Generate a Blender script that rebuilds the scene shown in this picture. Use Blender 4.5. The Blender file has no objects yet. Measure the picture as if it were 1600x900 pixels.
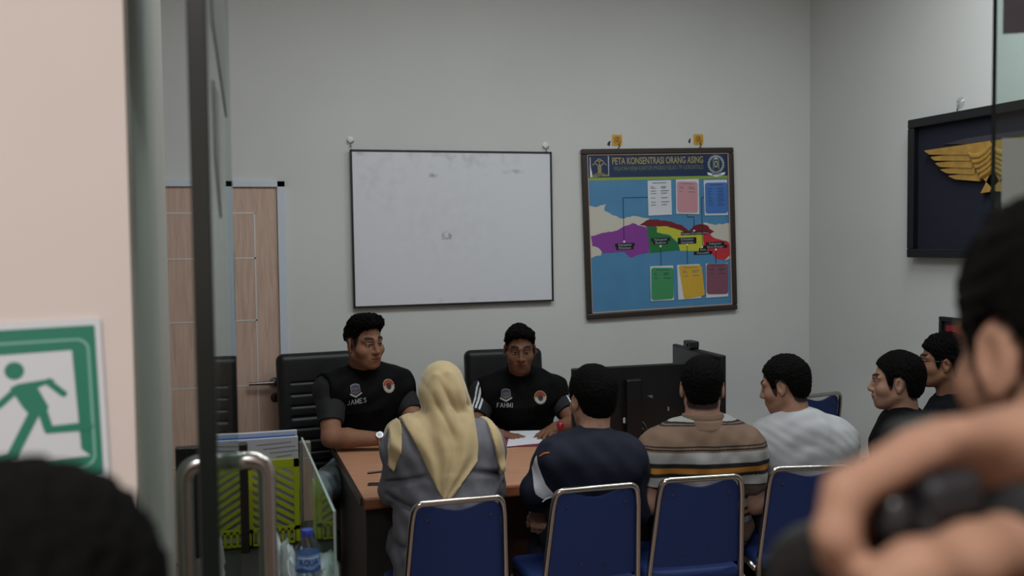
import bpy, bmesh, math, random
import numpy as np
from mathutils import Vector, Matrix
from mathutils.bvhtree import BVHTree
random.seed(7)
SC = bpy.context.scene
COL = SC.collection
A = np.array

# ------------------------------------------------------------------ camera
F_PX, CAM_H = 1500.0, 1.77
YAW, PIT, ROL = np.radians([17.0, 2.67, 0.64])
def _rz(a): c, s = np.cos(a), np.sin(a); return A([[c, -s, 0], [s, c, 0], [0, 0, 1.]])
def _rx(a): c, s = np.cos(a), np.sin(a); return A([[1., 0, 0], [0, c, -s], [0, s, c]])
CR = _rz(-YAW) @ _rx(np.pi / 2 - PIT) @ _rz(-ROL)
CO = A([0, 0, CAM_H])
def ray(px, py): return CR @ A([(px - 800) / F_PX, -(py - 450) / F_PX, -1.])
def q(px, py, Y): d = ray(px, py); return CO + d * Y / d[1]
def qz(px, py, z): return CO + ray(px, py) * z
def qx(px, py, X): d = ray(px, py); return CO + d * X / d[0]
def qh(px, py, Z): d = ray(px, py); return CO + d * (Z - CAM_H) / d[2]
def unit(v): v = A(v, float); return v / max(np.linalg.norm(v), 1e-9)

cam_d = bpy.data.cameras.new('camera'); cam = bpy.data.objects.new('camera', cam_d); COL.objects.link(cam)
cam.matrix_world = Matrix([list(CR[i]) + [CO[i]] for i in range(3)] + [[0, 0, 0, 1]])
cam_d.sensor_width = 36; cam_d.lens = F_PX / 1600 * 36; cam_d.clip_start = 0.05
cam_d.dof.use_dof = True; cam_d.dof.focus_distance = 4.6; cam_d.dof.aperture_fstop = 2.8
SC.camera = cam
vs = SC.view_settings; vs.view_transform = 'Standard'; vs.look = 'None'; vs.gamma = 1; vs.use_curve_mapping = False
vs.exposure = 0.0

# ------------------------------------------------------------------ materials
def s2l(c): return tuple((x / 12.92 if x <= .04045 else ((x + .055) / 1.055) ** 2.4) for x in c)
def hexc(h): return s2l([int(h[i:i + 2], 16) / 255 for i in (0, 2, 4)])
MATS = {}
def mat(name, col, rough=.6, metal=0., noise=0., nscale=30., bump=0., bscale=200., spec=.5, stretch=None, sheen=0., attr=False):
    if name in MATS: return MATS[name]
    m = bpy.data.materials.new(name); m.use_nodes = True; MATS[name] = m
    nt = m.node_tree; b = nt.nodes['Principled BSDF']
    c = hexc(col) if isinstance(col, str) else col
    b.inputs['Base Color'].default_value = (*c, 1); b.inputs['Roughness'].default_value = rough
    b.inputs['Metallic'].default_value = metal; b.inputs['Specular IOR Level'].default_value = spec
    if sheen: b.inputs['Sheen Weight'].default_value = sheen
    tc = nt.nodes.new('ShaderNodeTexCoord'); mp = nt.nodes.new('ShaderNodeMapping')
    nt.links.new(tc.outputs['Object'], mp.inputs['Vector'])
    if stretch: mp.inputs['Scale'].default_value = stretch
    src = None
    if attr:
        at = nt.nodes.new('ShaderNodeAttribute'); at.attribute_name = 'Col'; src = at.outputs['Color']
        nt.links.new(src, b.inputs['Base Color'])
    if noise:
        n = nt.nodes.new('ShaderNodeTexNoise'); n.inputs['Scale'].default_value = nscale; n.inputs['Detail'].default_value = 5
        nt.links.new(mp.outputs[0], n.inputs['Vector'])
        r = nt.nodes.new('ShaderNodeMapRange'); r.inputs[1].default_value = .3; r.inputs[2].default_value = .7
        r.inputs[3].default_value = 1 - noise; r.inputs[4].default_value = 1 + noise
        nt.links.new(n.outputs['Fac'], r.inputs[0])
        mx = nt.nodes.new('ShaderNodeMix'); mx.data_type = 'RGBA'; mx.blend_type = 'MULTIPLY'; mx.inputs[0].default_value = 1
        if src: nt.links.new(src, mx.inputs[6])
        else: mx.inputs[6].default_value = (*c, 1)
        nt.links.new(r.outputs[0], mx.inputs[7]); nt.links.new(mx.outputs[2], b.inputs['Base Color'])
    if bump:
        n2 = nt.nodes.new('ShaderNodeTexNoise'); n2.inputs['Scale'].default_value = bscale; n2.inputs['Detail'].default_value = 3
        nt.links.new(mp.outputs[0], n2.inputs['Vector'])
        bp = nt.nodes.new('ShaderNodeBump'); bp.inputs['Strength'].default_value = bump; bp.inputs['Distance'].default_value = .004
        nt.links.new(n2.outputs['Fac'], bp.inputs['Height']); nt.links.new(bp.outputs[0], b.inputs['Normal'])
    return m

def glass_mat(name, tint, rough=.0, base=.03, top=.9):
    """thin pane: sees through, reflects more at grazing angles"""
    m = bpy.data.materials.new(name); m.use_nodes = True; MATS[name] = m
    nt = m.node_tree; nt.nodes.clear()
    out = nt.nodes.new('ShaderNodeOutputMaterial'); mix = nt.nodes.new('ShaderNodeMixShader')
    t = nt.nodes.new('ShaderNodeBsdfTransparent'); t.inputs[0].default_value = (*tint, 1)
    g = nt.nodes.new('ShaderNodeBsdfGlossy'); g.inputs['Roughness'].default_value = rough; g.inputs[0].default_value = (.9, .95, .93, 1)
    lw = nt.nodes.new('ShaderNodeLayerWeight'); lw.inputs[0].default_value = .5
    pw = nt.nodes.new('ShaderNodeMath'); pw.operation = 'POWER'; pw.inputs[1].default_value = 5; nt.links.new(lw.outputs['Facing'], pw.inputs[0])
    sc = nt.nodes.new('ShaderNodeMapRange'); sc.inputs[3].default_value = base; sc.inputs[4].default_value = top; nt.links.new(pw.outputs[0], sc.inputs[0])
    nt.links.new(sc.outputs[0], mix.inputs[0]); nt.links.new(t.outputs[0], mix.inputs[1]); nt.links.new(g.outputs[0], mix.inputs[2])
    nt.links.new(mix.outputs[0], out.inputs[0]); return m

def wood_mat(name, c1, c2, scale=(1, 1, 1), rough=.45):
    m = bpy.data.materials.new(name); m.use_nodes = True; MATS[name] = m
    nt = m.node_tree; b = nt.nodes['Principled BSDF']; b.inputs['Roughness'].default_value = rough
    tc = nt.nodes.new('ShaderNodeTexCoord'); mp = nt.nodes.new('ShaderNodeMapping'); mp.inputs['Scale'].default_value = scale
    n = nt.nodes.new('ShaderNodeTexNoise'); n.inputs['Scale'].default_value = 6; n.inputs['Detail'].default_value = 8; n.inputs['Distortion'].default_value = .6
    r = nt.nodes.new('ShaderNodeValToRGB'); r.color_ramp.elements[0].position = .3; r.color_ramp.elements[1].position = .7
    r.color_ramp.elements[0].color = (*hexc(c1), 1); r.color_ramp.elements[1].color = (*hexc(c2), 1)
    nt.links.new(tc.outputs['Object'], mp.inputs['Vector']); nt.links.new(mp.outputs[0], n.inputs['Vector'])
    nt.links.new(n.outputs['Fac'], r.inputs[0]); nt.links.new(r.outputs[0], b.inputs['Base Color']); return m

# ------------------------------------------------------------------ mesh helpers
def link(name, me, m=None, parent=None, loc=None, smooth=False):
    o = bpy.data.objects.new(name, me); COL.objects.link(o)
    if m is not None:
        for x in (m if isinstance(m, (list, tuple)) else [m]): me.materials.append(x)
    if smooth:
        for p in me.polygons: p.use_smooth = True
    if loc is not None: o.location = Vector(loc)
    if parent is not None: o.parent = parent
    return o
def tag(o, label=None, cat=None, group=None, kind=None):
    if label: o['label'] = label
    if cat: o['category'] = cat
    if group: o['group'] = group
    if kind: o['kind'] = kind
    return o
def empty(name, loc, rz=0., label=None, cat=None, group=None, kind=None):
    o = bpy.data.objects.new(name, None); COL.objects.link(o); o.empty_display_size = .1
    o.location = Vector(loc); o.rotation_euler = (0, 0, rz); return tag(o, label, cat, group, kind)

class MB:
    """collects shapes into one mesh"""
    def __init__(s): s.v = []; s.f = []; s.mi = []
    def raw(s, v, f, mi=0):
        o = len(s.v); s.v += [tuple(map(float, p)) for p in v]; s.f += [tuple(o + i for i in t) for t in f]; s.mi += [mi] * len(f); return s
    def box(s, lo, hi, bev=0., mi=0, M=None, seg=2):
        bm = bmesh.new(); bmesh.ops.create_cube(bm, size=1)
        lo, hi = A(lo, float), A(hi, float)
        for v in bm.verts: v.co = Vector((lo + hi) / 2 + A(v.co) * (hi - lo))
        if bev: bmesh.ops.bevel(bm, geom=bm.edges[:], offset=bev, segments=seg, affect='EDGES', profile=.5)
        return s.bm(bm, mi, M)
    def bm(s, bm, mi=0, M=None):
        if M is not None: bm.transform(M)
        bm.verts.index_update(); s.raw([v.co[:] for v in bm.verts], [[v.index for v in f.verts] for f in bm.faces], mi); bm.free(); return s
    def tube(s, pts, r, seg=12, mi=0, closed=False, caps=True):
        P = [A(p, float) for p in pts]; n = len(P); rr = r if hasattr(r, '__len__') else [r] * n
        up = None; rings = []; V = []
        for i in range(n):
            a, b = P[(i - 1) % n] if (closed or i) else P[i], P[(i + 1) % n] if (closed or i < n - 1) else P[i]
            t = unit(b - a)
            if up is None: up = A([0, 0, 1.]) if abs(t[2]) < .9 else A([1., 0, 0])
            u = unit(up - t * np.dot(up, t)); w = np.cross(t, u); up = u
            for k in range(seg):
                an = 2 * math.pi * k / seg; V.append(P[i] + rr[i] * (u * math.cos(an) + w * math.sin(an)))
        f = []
        for i in range(n if closed else n - 1):
            j = (i + 1) % n
            for k in range(seg): f.append((i * seg + k, i * seg + (k + 1) % seg, j * seg + (k + 1) % seg, j * seg + k))
        if caps and not closed: f.append(tuple(range(seg - 1, -1, -1))); f.append(tuple((n - 1) * seg + k for k in range(seg)))
        return s.raw(V, f, mi)
    def lathe(s, prof, seg=32, mi=0, M=None):
        V = []; f = []
        for r, z in prof:
            for k in range(seg): a = 2 * math.pi * k / seg; V.append((r * math.cos(a), r * math.sin(a), z))
        for i in range(len(prof) - 1):
            for k in range(seg): f.append((i * seg + k, i * seg + (k + 1) % seg, (i + 1) * seg + (k + 1) % seg, (i + 1) * seg + k))
        if M is not None: V = [tuple(M @ Vector(p)) for p in V]
        return s.raw(V, f, mi)
    def prism(s, poly, z0, z1, mi=0, M=None):
        n = len(poly); V = [(x, y, z0) for x, y in poly] + [(x, y, z1) for x, y in poly]
        f = [tuple(range(n - 1, -1, -1)), tuple(range(n, 2 * n))] + [(i, (i + 1) % n, n + (i + 1) % n, n + i) for i in range(n)]
        if M is not None: V = [tuple(M @ Vector(p)) for p in V]
        return s.raw(V, f, mi)
    def build(s, name, m, parent=None, loc=None, smooth=False, angle=None):
        me = bpy.data.meshes.new(name); me.from_pydata(s.v, [], s.f)
        if any(s.mi): me.polygons.foreach_set('material_index', s.mi)
        me.update()
        o = link(name, me, m, parent, loc, smooth)
        if smooth and angle is not None: me.set_sharp_from_angle(angle=math.radians(angle))
        return o

def round_path(pts, rad, n=6):
    """polyline with rounded corners; rad scalar or list"""
    P = [A(p, float) for p in pts]; out = [P[0]]
    for i in range(1, len(P) - 1):
        r = rad[i - 1] if hasattr(rad, '__len__') else rad
        a, b = unit(P[i - 1] - P[i]), unit(P[i + 1] - P[i])
        r = min(r, np.linalg.norm(P[i - 1] - P[i]) * .49, np.linalg.norm(P[i + 1] - P[i]) * .49)
        s, e = P[i] + a * r, P[i] + b * r
        for k in range(n + 1):
            t = k / n; out.append((1 - t) ** 2 * s + 2 * t * (1 - t) * P[i] + t * t * e)
    return out + [P[-1]]
def rrect(x0, y0, x1, y1, r, n=6):
    out = []
    for cx, cy, a in ((x1 - r, y1 - r, 0), (x0 + r, y1 - r, 90), (x0 + r, y0 + r, 180), (x1 - r, y0 + r, 270)):
        for k in range(n + 1): t = math.radians(a + 90 * k / n); out.append((cx + r * math.cos(t), cy + r * math.sin(t)))
    return out
def frameM(o, u, v, w=None):
    u, v = A(u, float), A(v, float); w = np.cross(u, v) if w is None else A(w, float)
    return Matrix([[u[i], v[i], w[i], o[i]] for i in range(3)] + [[0, 0, 0, 1]])

# flat drawing: polygons (triangulated) in 2D with a material index
class Draw:
    def __init__(s): s.items = []
    def poly(s, pts, mi=0, z=0.): s.items.append((list(pts), mi, z + 4e-6 * (len(s.items) % 60))); return s
    def rect(s, x0, y0, x1, y1, mi=0, z=0.): return s.poly([(x0, y0), (x1, y0), (x1, y1), (x0, y1)], mi, z)
    def ring(s, cx, cy, r0, r1, mi=0, a0=0, a1=360, n=28, z=0., sy=1.):
        o = [(cx + r1 * math.cos(math.radians(a0 + (a1 - a0) * k / n)), cy + sy * r1 * math.sin(math.radians(a0 + (a1 - a0) * k / n))) for k in range(n + 1)]
        i = [(cx + r0 * math.cos(math.radians(a0 + (a1 - a0) * k / n)), cy + sy * r0 * math.sin(math.radians(a0 + (a1 - a0) * k / n))) for k in range(n + 1)]
        for k in range(n): s.poly([i[k], o[k], o[k + 1], i[k + 1]] if r0 > 0 else [i[k], o[k], o[k + 1]], mi, z)
        return s
    def disc(s, cx, cy, r, mi=0, z=0., sy=1., n=28): return s.poly([(cx + r * math.cos(2 * math.pi * k / n), cy + sy * r * math.sin(2 * math.pi * k / n)) for k in range(n)], mi, z)
    def line(s, pts, w, mi=0, z=0.):
        for a, b in zip(pts[:-1], pts[1:]):
            a, b = A(a, float), A(b, float); d = unit(b - a); n = A([-d[1], d[0]]) * w / 2; a = a - d * w / 2 * 0; 
            s.poly([a - n, b - n, b + n, a + n], mi, z)
        return s
    def tris(s, maxedge=None):
        V = []; Fs = []; MI = []
        for pts, mi, z in s.items:
            bm = bmesh.new(); vs_ = [bm.verts.new((float(p[0]), float(p[1]), z)) for p in pts]
            try: f = bm.faces.new(vs_)
            except Exception: bm.free(); continue
            bmesh.ops.triangulate(bm, faces=[f])
            if maxedge:
                for _ in range(5):
                    e = [x for x in bm.edges if x.calc_length() > maxedge]
                    if not e: break
                    bmesh.ops.subdivide_edges(bm, edges=e, cuts=1)
                    bmesh.ops.triangulate(bm, faces=[f for f in bm.faces if len(f.verts) > 3])
            bm.normal_update(); bm.verts.index_update(); o = len(V)
            V += [tuple(v.co) for v in bm.verts]
            for f in bm.faces:
                t = [o + v.index for v in f.verts]; Fs.append(t if f.normal.z > 0 else t[::-1]); MI.append(mi)
            bm.free()
        return V, Fs, MI
    def build(s, name, mats, M, parent=None):
        V, Fs, MI = s.tris(); mb = MB(); mb.v = [tuple(M @ Vector(p)) for p in V]; mb.f = Fs; mb.mi = MI
        return mb.build(name, mats, parent)
    def onto(s, name, mats, targets, o, u, v, parent=None, lift=.002, maxedge=.006, back=.15):
        """lay the drawing on the surface of target meshes, projecting along -n"""
        V, Fs, MI = s.tris(maxedge); n = np.cross(u, v); mb = MB()
        trees = [bvh(t) for t in targets]; pts = []; ks = []
        for p in V:
            w = A(o) + A(u) * p[0] + A(v) * p[1] + n * back; best = None
            for t in trees:
                h = t.ray_cast(Vector(w), Vector(-n), back * 2)
                if h[0] is not None and (best is None or h[3] < best): best = h[3]
            pts.append(p); ks.append(best)
        med = np.median([k for k in ks if k is not None]) if any(k is not None for k in ks) else back
        out = []
        for p, k in zip(pts, ks):
            k = med if k is None or abs(k - med) > .05 else k
            out.append(tuple(A(o) + A(u) * p[0] + A(v) * p[1] + n * (back - k + lift + p[2])))
        mb.v = out; mb.f = Fs; mb.mi = MI
        r = mb.build(name, mats, None)
        if parent is not None: r.parent = parent; r.matrix_parent_inverse = Matrix.Translation(-parent.location)
        return r
def bvh(o):
    bpy.context.view_layer.update()
    me = o.data; M = o.matrix_world
    return BVHTree.FromPolygons([M @ v.co for v in me.vertices], [p.vertices[:] for p in me.polygons])

# lettering with the built-in font
def text_tris(body, size, align='CENTER', offset=0., sx=1.):
    cu = bpy.data.curves.new('txt', 'FONT'); cu.body = body; cu.size = size; cu.align_x = align; cu.align_y = 'CENTER'; cu.offset = offset; cu.resolution_u = 3
    o = bpy.data.objects.new('txt', cu); COL.objects.link(o); dg = bpy.context.evaluated_depsgraph_get(); dg.update()
    me = bpy.data.meshes.new_from_object(o.evaluated_get(dg))
    V = [(v.co.x * sx, v.co.y) for v in me.vertices]; P = [p.vertices[:] for p in me.polygons]
    bpy.data.objects.remove(o); bpy.data.curves.remove(cu); bpy.data.meshes.remove(me); return V, P
def draw_text(d, body, x, y, size, mi=0, z=0., align='CENTER', offset=0., sx=1., rot=0.):
    V, P = text_tris(body, size, align, offset, sx); c, s = math.cos(rot), math.sin(rot)
    for p in P: d.poly([(x + V[i][0] * c - V[i][1] * s, y + V[i][0] * s + V[i][1] * c) for i in p], mi, z)
SERIF = {  # strokes on a 0..1 cell; every free stroke end gets a slab
 'J': [[(.6, 1), (.6, .2), (.45, 0), (.2, .02), (.1, .2)]], 'A': [[(.0, 0), (.42, 1)], [(.42, 1), (.85, 0)], [(.18, .35), (.66, .35)]],
 'M': [[(.1, 0), (.1, 1)], [(.1, 1), (.5, .15)], [(.5, .15), (.9, 1)], [(.9, 1), (.9, 0)]], 'E': [[(.15, 0), (.15, 1)], [(.15, 1), (.75, 1)], [(.15, .52), (.6, .52)], [(.15, 0), (.75, 0)]],
 'S': [[(.75, .85), (.5, 1), (.2, .9), (.15, .68), (.4, .54), (.68, .4), (.75, .18), (.5, 0), (.2, .04), (.1, .2)]],
 'F': [[(.15, 0), (.15, 1)], [(.15, 1), (.75, 1)], [(.15, .52), (.6, .52)]], 'H': [[(.12, 0), (.12, 1)], [(.85, 0), (.85, 1)], [(.12, .52), (.85, .52)]],
 'I': [[(.3, 0), (.3, 1)]], 'Q': [[(.5, 1), (.15, .8), (.1, .5), (.15, .2), (.5, 0), (.85, .2), (.9, .5), (.85, .8), (.5, 1)], [(.5, .2), (.95, -.12)]],
 'U': [[(.12, 1), (.12, .25), (.35, 0), (.65, 0), (.85, .25), (.85, 1)]]}
def draw_serif(d, body, x, y, h, mi=0, z=0., w=.16, rot=0.):
    wd = h * .92; c, s = math.cos(rot), math.sin(rot); x0 = -wd * len(body) / 2
    T = lambda p: (x + p[0] * c - p[1] * s, y + p[0] * s + p[1] * c)
    for i, ch in enumerate(body):
        for st in SERIF[ch]:
            pts = [(x0 + i * wd + p[0] * h * .82, (p[1] - .5) * h) for p in st]
            d.line([T(p) for p in pts], h * w, mi, z)
            for p, r in ((pts[0], st[0]), (pts[-1], st[-1])):
                if r[1] in (0, 1) and len(st) < 4: d.line([T((p[0] - h * .13, p[1])), T((p[0] + h * .13, p[1]))], h * .08, mi, z)
# ------------------------------------------------------------------ sculpting: distance fields -> one smooth mesh
def axis(lo, hi, h, fine=None):
    """grid coordinates with an optional finer stretch (a, b, hf)"""
    if fine is None: return np.arange(lo, hi + h, h)
    out = [lo]
    while out[-1] < hi:
        x = out[-1]; a, b, hf = fine
        if a - .02 < x < b + .02: st = hf
        else:
            dist = (a - .02 - x) if x <= a - .02 else (x - b - .02); st = min(h, hf + dist * .25)
        out.append(x + max(st, hf))
    return A(out)
class Field:
    def __init__(s, xs, ys, zs):
        s.ax = (xs, ys, zs); s.F = np.full((len(xs), len(ys), len(zs)), .5, np.float32)
    def _b(s, lo, hi):
        sl = []
        for a, l, h in zip(s.ax, lo, hi):
            i, j = np.searchsorted(a, l), np.searchsorted(a, h); sl.append(slice(max(i - 1, 0), min(j + 1, len(a))))
        return tuple(sl)
    def _g(s, sl): return [a[x].astype(np.float32).reshape([-1 if i == k else 1 for i in range(3)]) for k, (a, x) in enumerate(zip(s.ax, sl))]
    def add(s, pr, k=.012):
        lo, hi, fn = pr; m = k + .015; sl = s._b(lo - m, hi + m)
        if any(x.stop - x.start < 2 for x in sl): return s
        d = fn(*s._g(sl)); f = s.F[sl]
        h = np.maximum(k - np.abs(f - d), 0) / k; s.F[sl] = np.minimum(f, d) - h * h * k * .25; return s
    def sub(s, pr, k=.008):
        lo, hi, fn = pr; m = k + .015; sl = s._b(lo - m, hi + m)
        if any(x.stop - x.start < 2 for x in sl): return s
        d = -fn(*s._g(sl)); f = s.F[sl]
        h = np.maximum(k - np.abs(f - d), 0) / k; s.F[sl] = np.maximum(f, d) + h * h * k * .25; return s
    def cut(s, fn, k=.004):
        """keep where fn<0 (fn of the whole grid)"""
        d = fn(*s._g(tuple(slice(0, n) for n in s.F.shape))); f = s.F
        h = np.maximum(k - np.abs(f - d), 0) / k; s.F = (np.maximum(f, d) + h * h * k * .25).astype(np.float32); return s
    def disp(s, fn):
        s.F = (s.F + fn(*s._g(tuple(slice(0, n) for n in s.F.shape)))).astype(np.float32); return s
    def mesh(s):
        F = s.F; F[0], F[-1] = .1, .1; F[:, 0], F[:, -1] = .1, .1; F[:, :, 0], F[:, :, -1] = .1, .1
        S = F < 0; nx, ny, nz = F.shape; X, Y, Z = s.ax
        c = S[:-1, :-1, :-1].astype(np.int8)
        cnt = np.zeros((nx - 1, ny - 1, nz - 1), np.int8)
        for i in (0, 1):
            for j in (0, 1):
                for k in (0, 1): cnt += S[i:nx - 1 + i, j:ny - 1 + j, k:nz - 1 + k]
        ci = np.argwhere((cnt > 0) & (cnt < 8)); n = len(ci)
        idx = np.full((nx - 1, ny - 1, nz - 1), -1, np.int32); idx[tuple(ci.T)] = np.arange(n)
        acc = np.zeros((n, 3)); num = np.zeros(n)
        cx = [(0, 0, 0), (1, 0, 0), (0, 1, 0), (1, 1, 0), (0, 0, 1), (1, 0, 1), (0, 1, 1), (1, 1, 1)]
        val = [F[ci[:, 0] + a, ci[:, 1] + b, ci[:, 2] + d] for a, b, d in cx]
        pos = [np.stack([X[ci[:, 0] + a], Y[ci[:, 1] + b], Z[ci[:, 2] + d]], 1) for a, b, d in cx]
        for a, b in ((0, 1), (2, 3), (4, 5), (6, 7), (0, 2), (1, 3), (4, 6), (5, 7), (0, 4), (1, 5), (2, 6), (3, 7)):
            m = (val[a] < 0) != (val[b] < 0); t = np.where(m, val[a] / np.where(m, val[a] - val[b], 1), 0)[:, None]
            acc += np.where(m[:, None], pos[a] + (pos[b] - pos[a]) * t, 0); num += m
        V = acc / num[:, None]; Q = []
        for ax_ in range(3):
            o = [(ax_ + 1) % 3, (ax_ + 2) % 3]
            a = np.argwhere(np.take(S, range(F.shape[ax_] - 1), ax_) != np.take(S, range(1, F.shape[ax_]), ax_))
            a = a[(a[:, o[0]] > 0) & (a[:, o[1]] > 0) & (a[:, o[0]] < F.shape[o[0]] - 1) & (a[:, o[1]] < F.shape[o[1]] - 1)]
            fl = S[tuple(a.T)]
            def at(du, dv):
                b = a.copy(); b[:, o[0]] -= du; b[:, o[1]] -= dv; return idx[tuple(b.T)]
            qd = np.stack([at(1, 1), at(0, 1), at(0, 0), at(1, 0)], 1)
            qd[~fl] = qd[~fl][:, ::-1]; Q.append(qd)
        return V, np.concatenate(Q)

def _bb(c, r): c = A(c, float); return c - r, c + r
def cap(a, b, ra, rb, flat=False):
    a, b = A(a, float), A(b, float); ab = b - a; L2 = max(ab @ ab, 1e-9); L = math.sqrt(L2); R_ = max(ra, rb)
    def fn(X, Y, Z):
        t = ((X - a[0]) * ab[0] + (Y - a[1]) * ab[1] + (Z - a[2]) * ab[2]) / L2; tc = np.clip(t, 0, 1)
        d = np.sqrt((X - a[0] - tc * ab[0]) ** 2 + (Y - a[1] - tc * ab[1]) ** 2 + (Z - a[2] - tc * ab[2]) ** 2) - (ra + (rb - ra) * tc)
        return np.maximum(d, (t - 1) * L) if flat else d
    return np.minimum(a, b) - R_, np.maximum(a, b) + R_, fn
def ecap(a, b, wa, wb, side, flat=0):
    """elliptical tapered capsule: wa, wb = (half width along side, half depth)"""
    a, b = A(a, float), A(b, float); L = max(np.linalg.norm(b - a), 1e-6); w = (b - a) / L
    u = unit(A(side) - w * np.dot(side, w)); v = np.cross(w, u); R_ = max(*wa, *wb)
    def fn(X, Y, Z):
        px, py, pz = X - a[0], Y - a[1], Z - a[2]
        tw = px * w[0] + py * w[1] + pz * w[2]; t = np.clip(tw / L, 0, 1); qw = tw - t * L
        qu = px * u[0] + py * u[1] + pz * u[2]; qv = px * v[0] + py * v[1] + pz * v[2]
        W = wa[0] + (wb[0] - wa[0]) * t; D = wa[1] + (wb[1] - wa[1]) * t; M_ = np.minimum(W, D)
        d = (np.sqrt((qu / W) ** 2 + (qv / D) ** 2 + (qw / M_) ** 2) - 1) * M_
        if flat: d = np.maximum(d, np.maximum(tw - L, -1e3 if flat == 1 else -tw))
        return d
    return np.minimum(a, b) - R_, np.maximum(a, b) + R_, fn
def ell(c, r, R=None):
    c, r = A(c, float), A(r, float); R = np.eye(3) if R is None else R
    def fn(X, Y, Z):
        p = [X - c[0], Y - c[1], Z - c[2]]
        l = [(p[0] * R[0, i] + p[1] * R[1, i] + p[2] * R[2, i]) / r[i] for i in range(3)]
        k0 = np.sqrt(l[0] ** 2 + l[1] ** 2 + l[2] ** 2) + 1e-6
        k1 = np.sqrt((l[0] / r[0]) ** 2 + (l[1] / r[1]) ** 2 + (l[2] / r[2]) ** 2) + 1e-6
        return k0 * (k0 - 1) / k1
    return (*_bb(c, max(r)), fn)
def rbox(c, h, R=None, rad=.01):
    c, h = A(c, float), A(h, float); R = np.eye(3) if R is None else R
    def fn(X, Y, Z):
        p = [X - c[0], Y - c[1], Z - c[2]]
        l = [np.abs(p[0] * R[0, i] + p[1] * R[1, i] + p[2] * R[2, i]) - h[i] + rad for i in range(3)]
        o = np.sqrt(sum(np.maximum(x, 0) ** 2 for x in l)); return o + np.minimum(np.maximum(np.maximum(l[0], l[1]), l[2]), 0) - rad
    return (*_bb(c, np.linalg.norm(h)), fn)
def chain(F, pts, rs, k=.006):
    for (a, b), (r0, r1) in zip(zip(pts[:-1], pts[1:]), zip(rs[:-1], rs[1:])): F.add(cap(a, b, r0, r1), k)
def sines(seed, n, k0, k1, stretch=(1, 1, 1)):
    """cheap smooth noise: a sum of waves in random directions, about -1..1"""
    g = np.random.RandomState(seed); D = g.normal(size=(n, 3)); D /= np.linalg.norm(D, axis=1)[:, None]
    K = D * g.uniform(k0, k1, (n, 1)) * A(stretch); ph = g.uniform(0, 6.28, n)
    def fn(X, Y, Z):
        o = 0.
        for k, p in zip(K, ph): o = o + np.sin(X * k[0] + Y * k[1] + Z * k[2] + p).astype(np.float32)
        return o / math.sqrt(n) * .8
    return fn
def evalp(pr, V): return pr[2](V[:, 0].astype(np.float32), V[:, 1].astype(np.float32), V[:, 2].astype(np.float32))

def mesh_obj(name, F, m, parent=None, base=None, col=None):
    V, Q = F.mesh(); base = A(base if base is not None else (0, 0, 0), float)
    me = bpy.data.meshes.new(name); W = V - base
    me.vertices.add(len(V)); me.vertices.foreach_set('co', W.astype(np.float32).ravel())
    me.loops.add(Q.size); me.loops.foreach_set('vertex_index', Q.astype(np.int32).ravel())
    me.polygons.add(len(Q)); me.polygons.foreach_set('loop_start', (np.arange(len(Q)) * 4).astype(np.int32)); me.polygons.foreach_set('loop_total', np.full(len(Q), 4, np.int32))
    me.polygons.foreach_set('use_smooth', np.ones(len(Q), bool)); me.update(calc_edges=True); me.validate()
    if col is not None:
        C = col(V); at = me.color_attributes.new('Col', 'FLOAT_COLOR', 'POINT')
        at.data.foreach_set('color', np.concatenate([C, np.ones((len(C), 1))], 1).astype(np.float32).ravel())
    o = link(name, me, m, parent)
    if parent is None: o.location = Vector(base)
    return o

# ------------------------------------------------------------------ people
class J: pass
def head_frame(yaw, pitch=0., roll=0.):
    """columns right, forward, up. yaw 0 looks along +Y (away), 180 looks at the camera side, 90 looks to -X"""
    y, p, r = np.radians([yaw, pitch, roll])
    f0 = A([-math.sin(y), math.cos(y), 0]); r0 = A([math.cos(y), math.sin(y), 0]); u0 = A([0, 0, 1.])
    f = f0 * math.cos(p) + u0 * math.sin(p); u = -f0 * math.sin(p) + u0 * math.cos(p)
    return np.stack([r0 * math.cos(r) + u * math.sin(r), f, u * math.cos(r) - r0 * math.sin(r)], 1)

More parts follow.
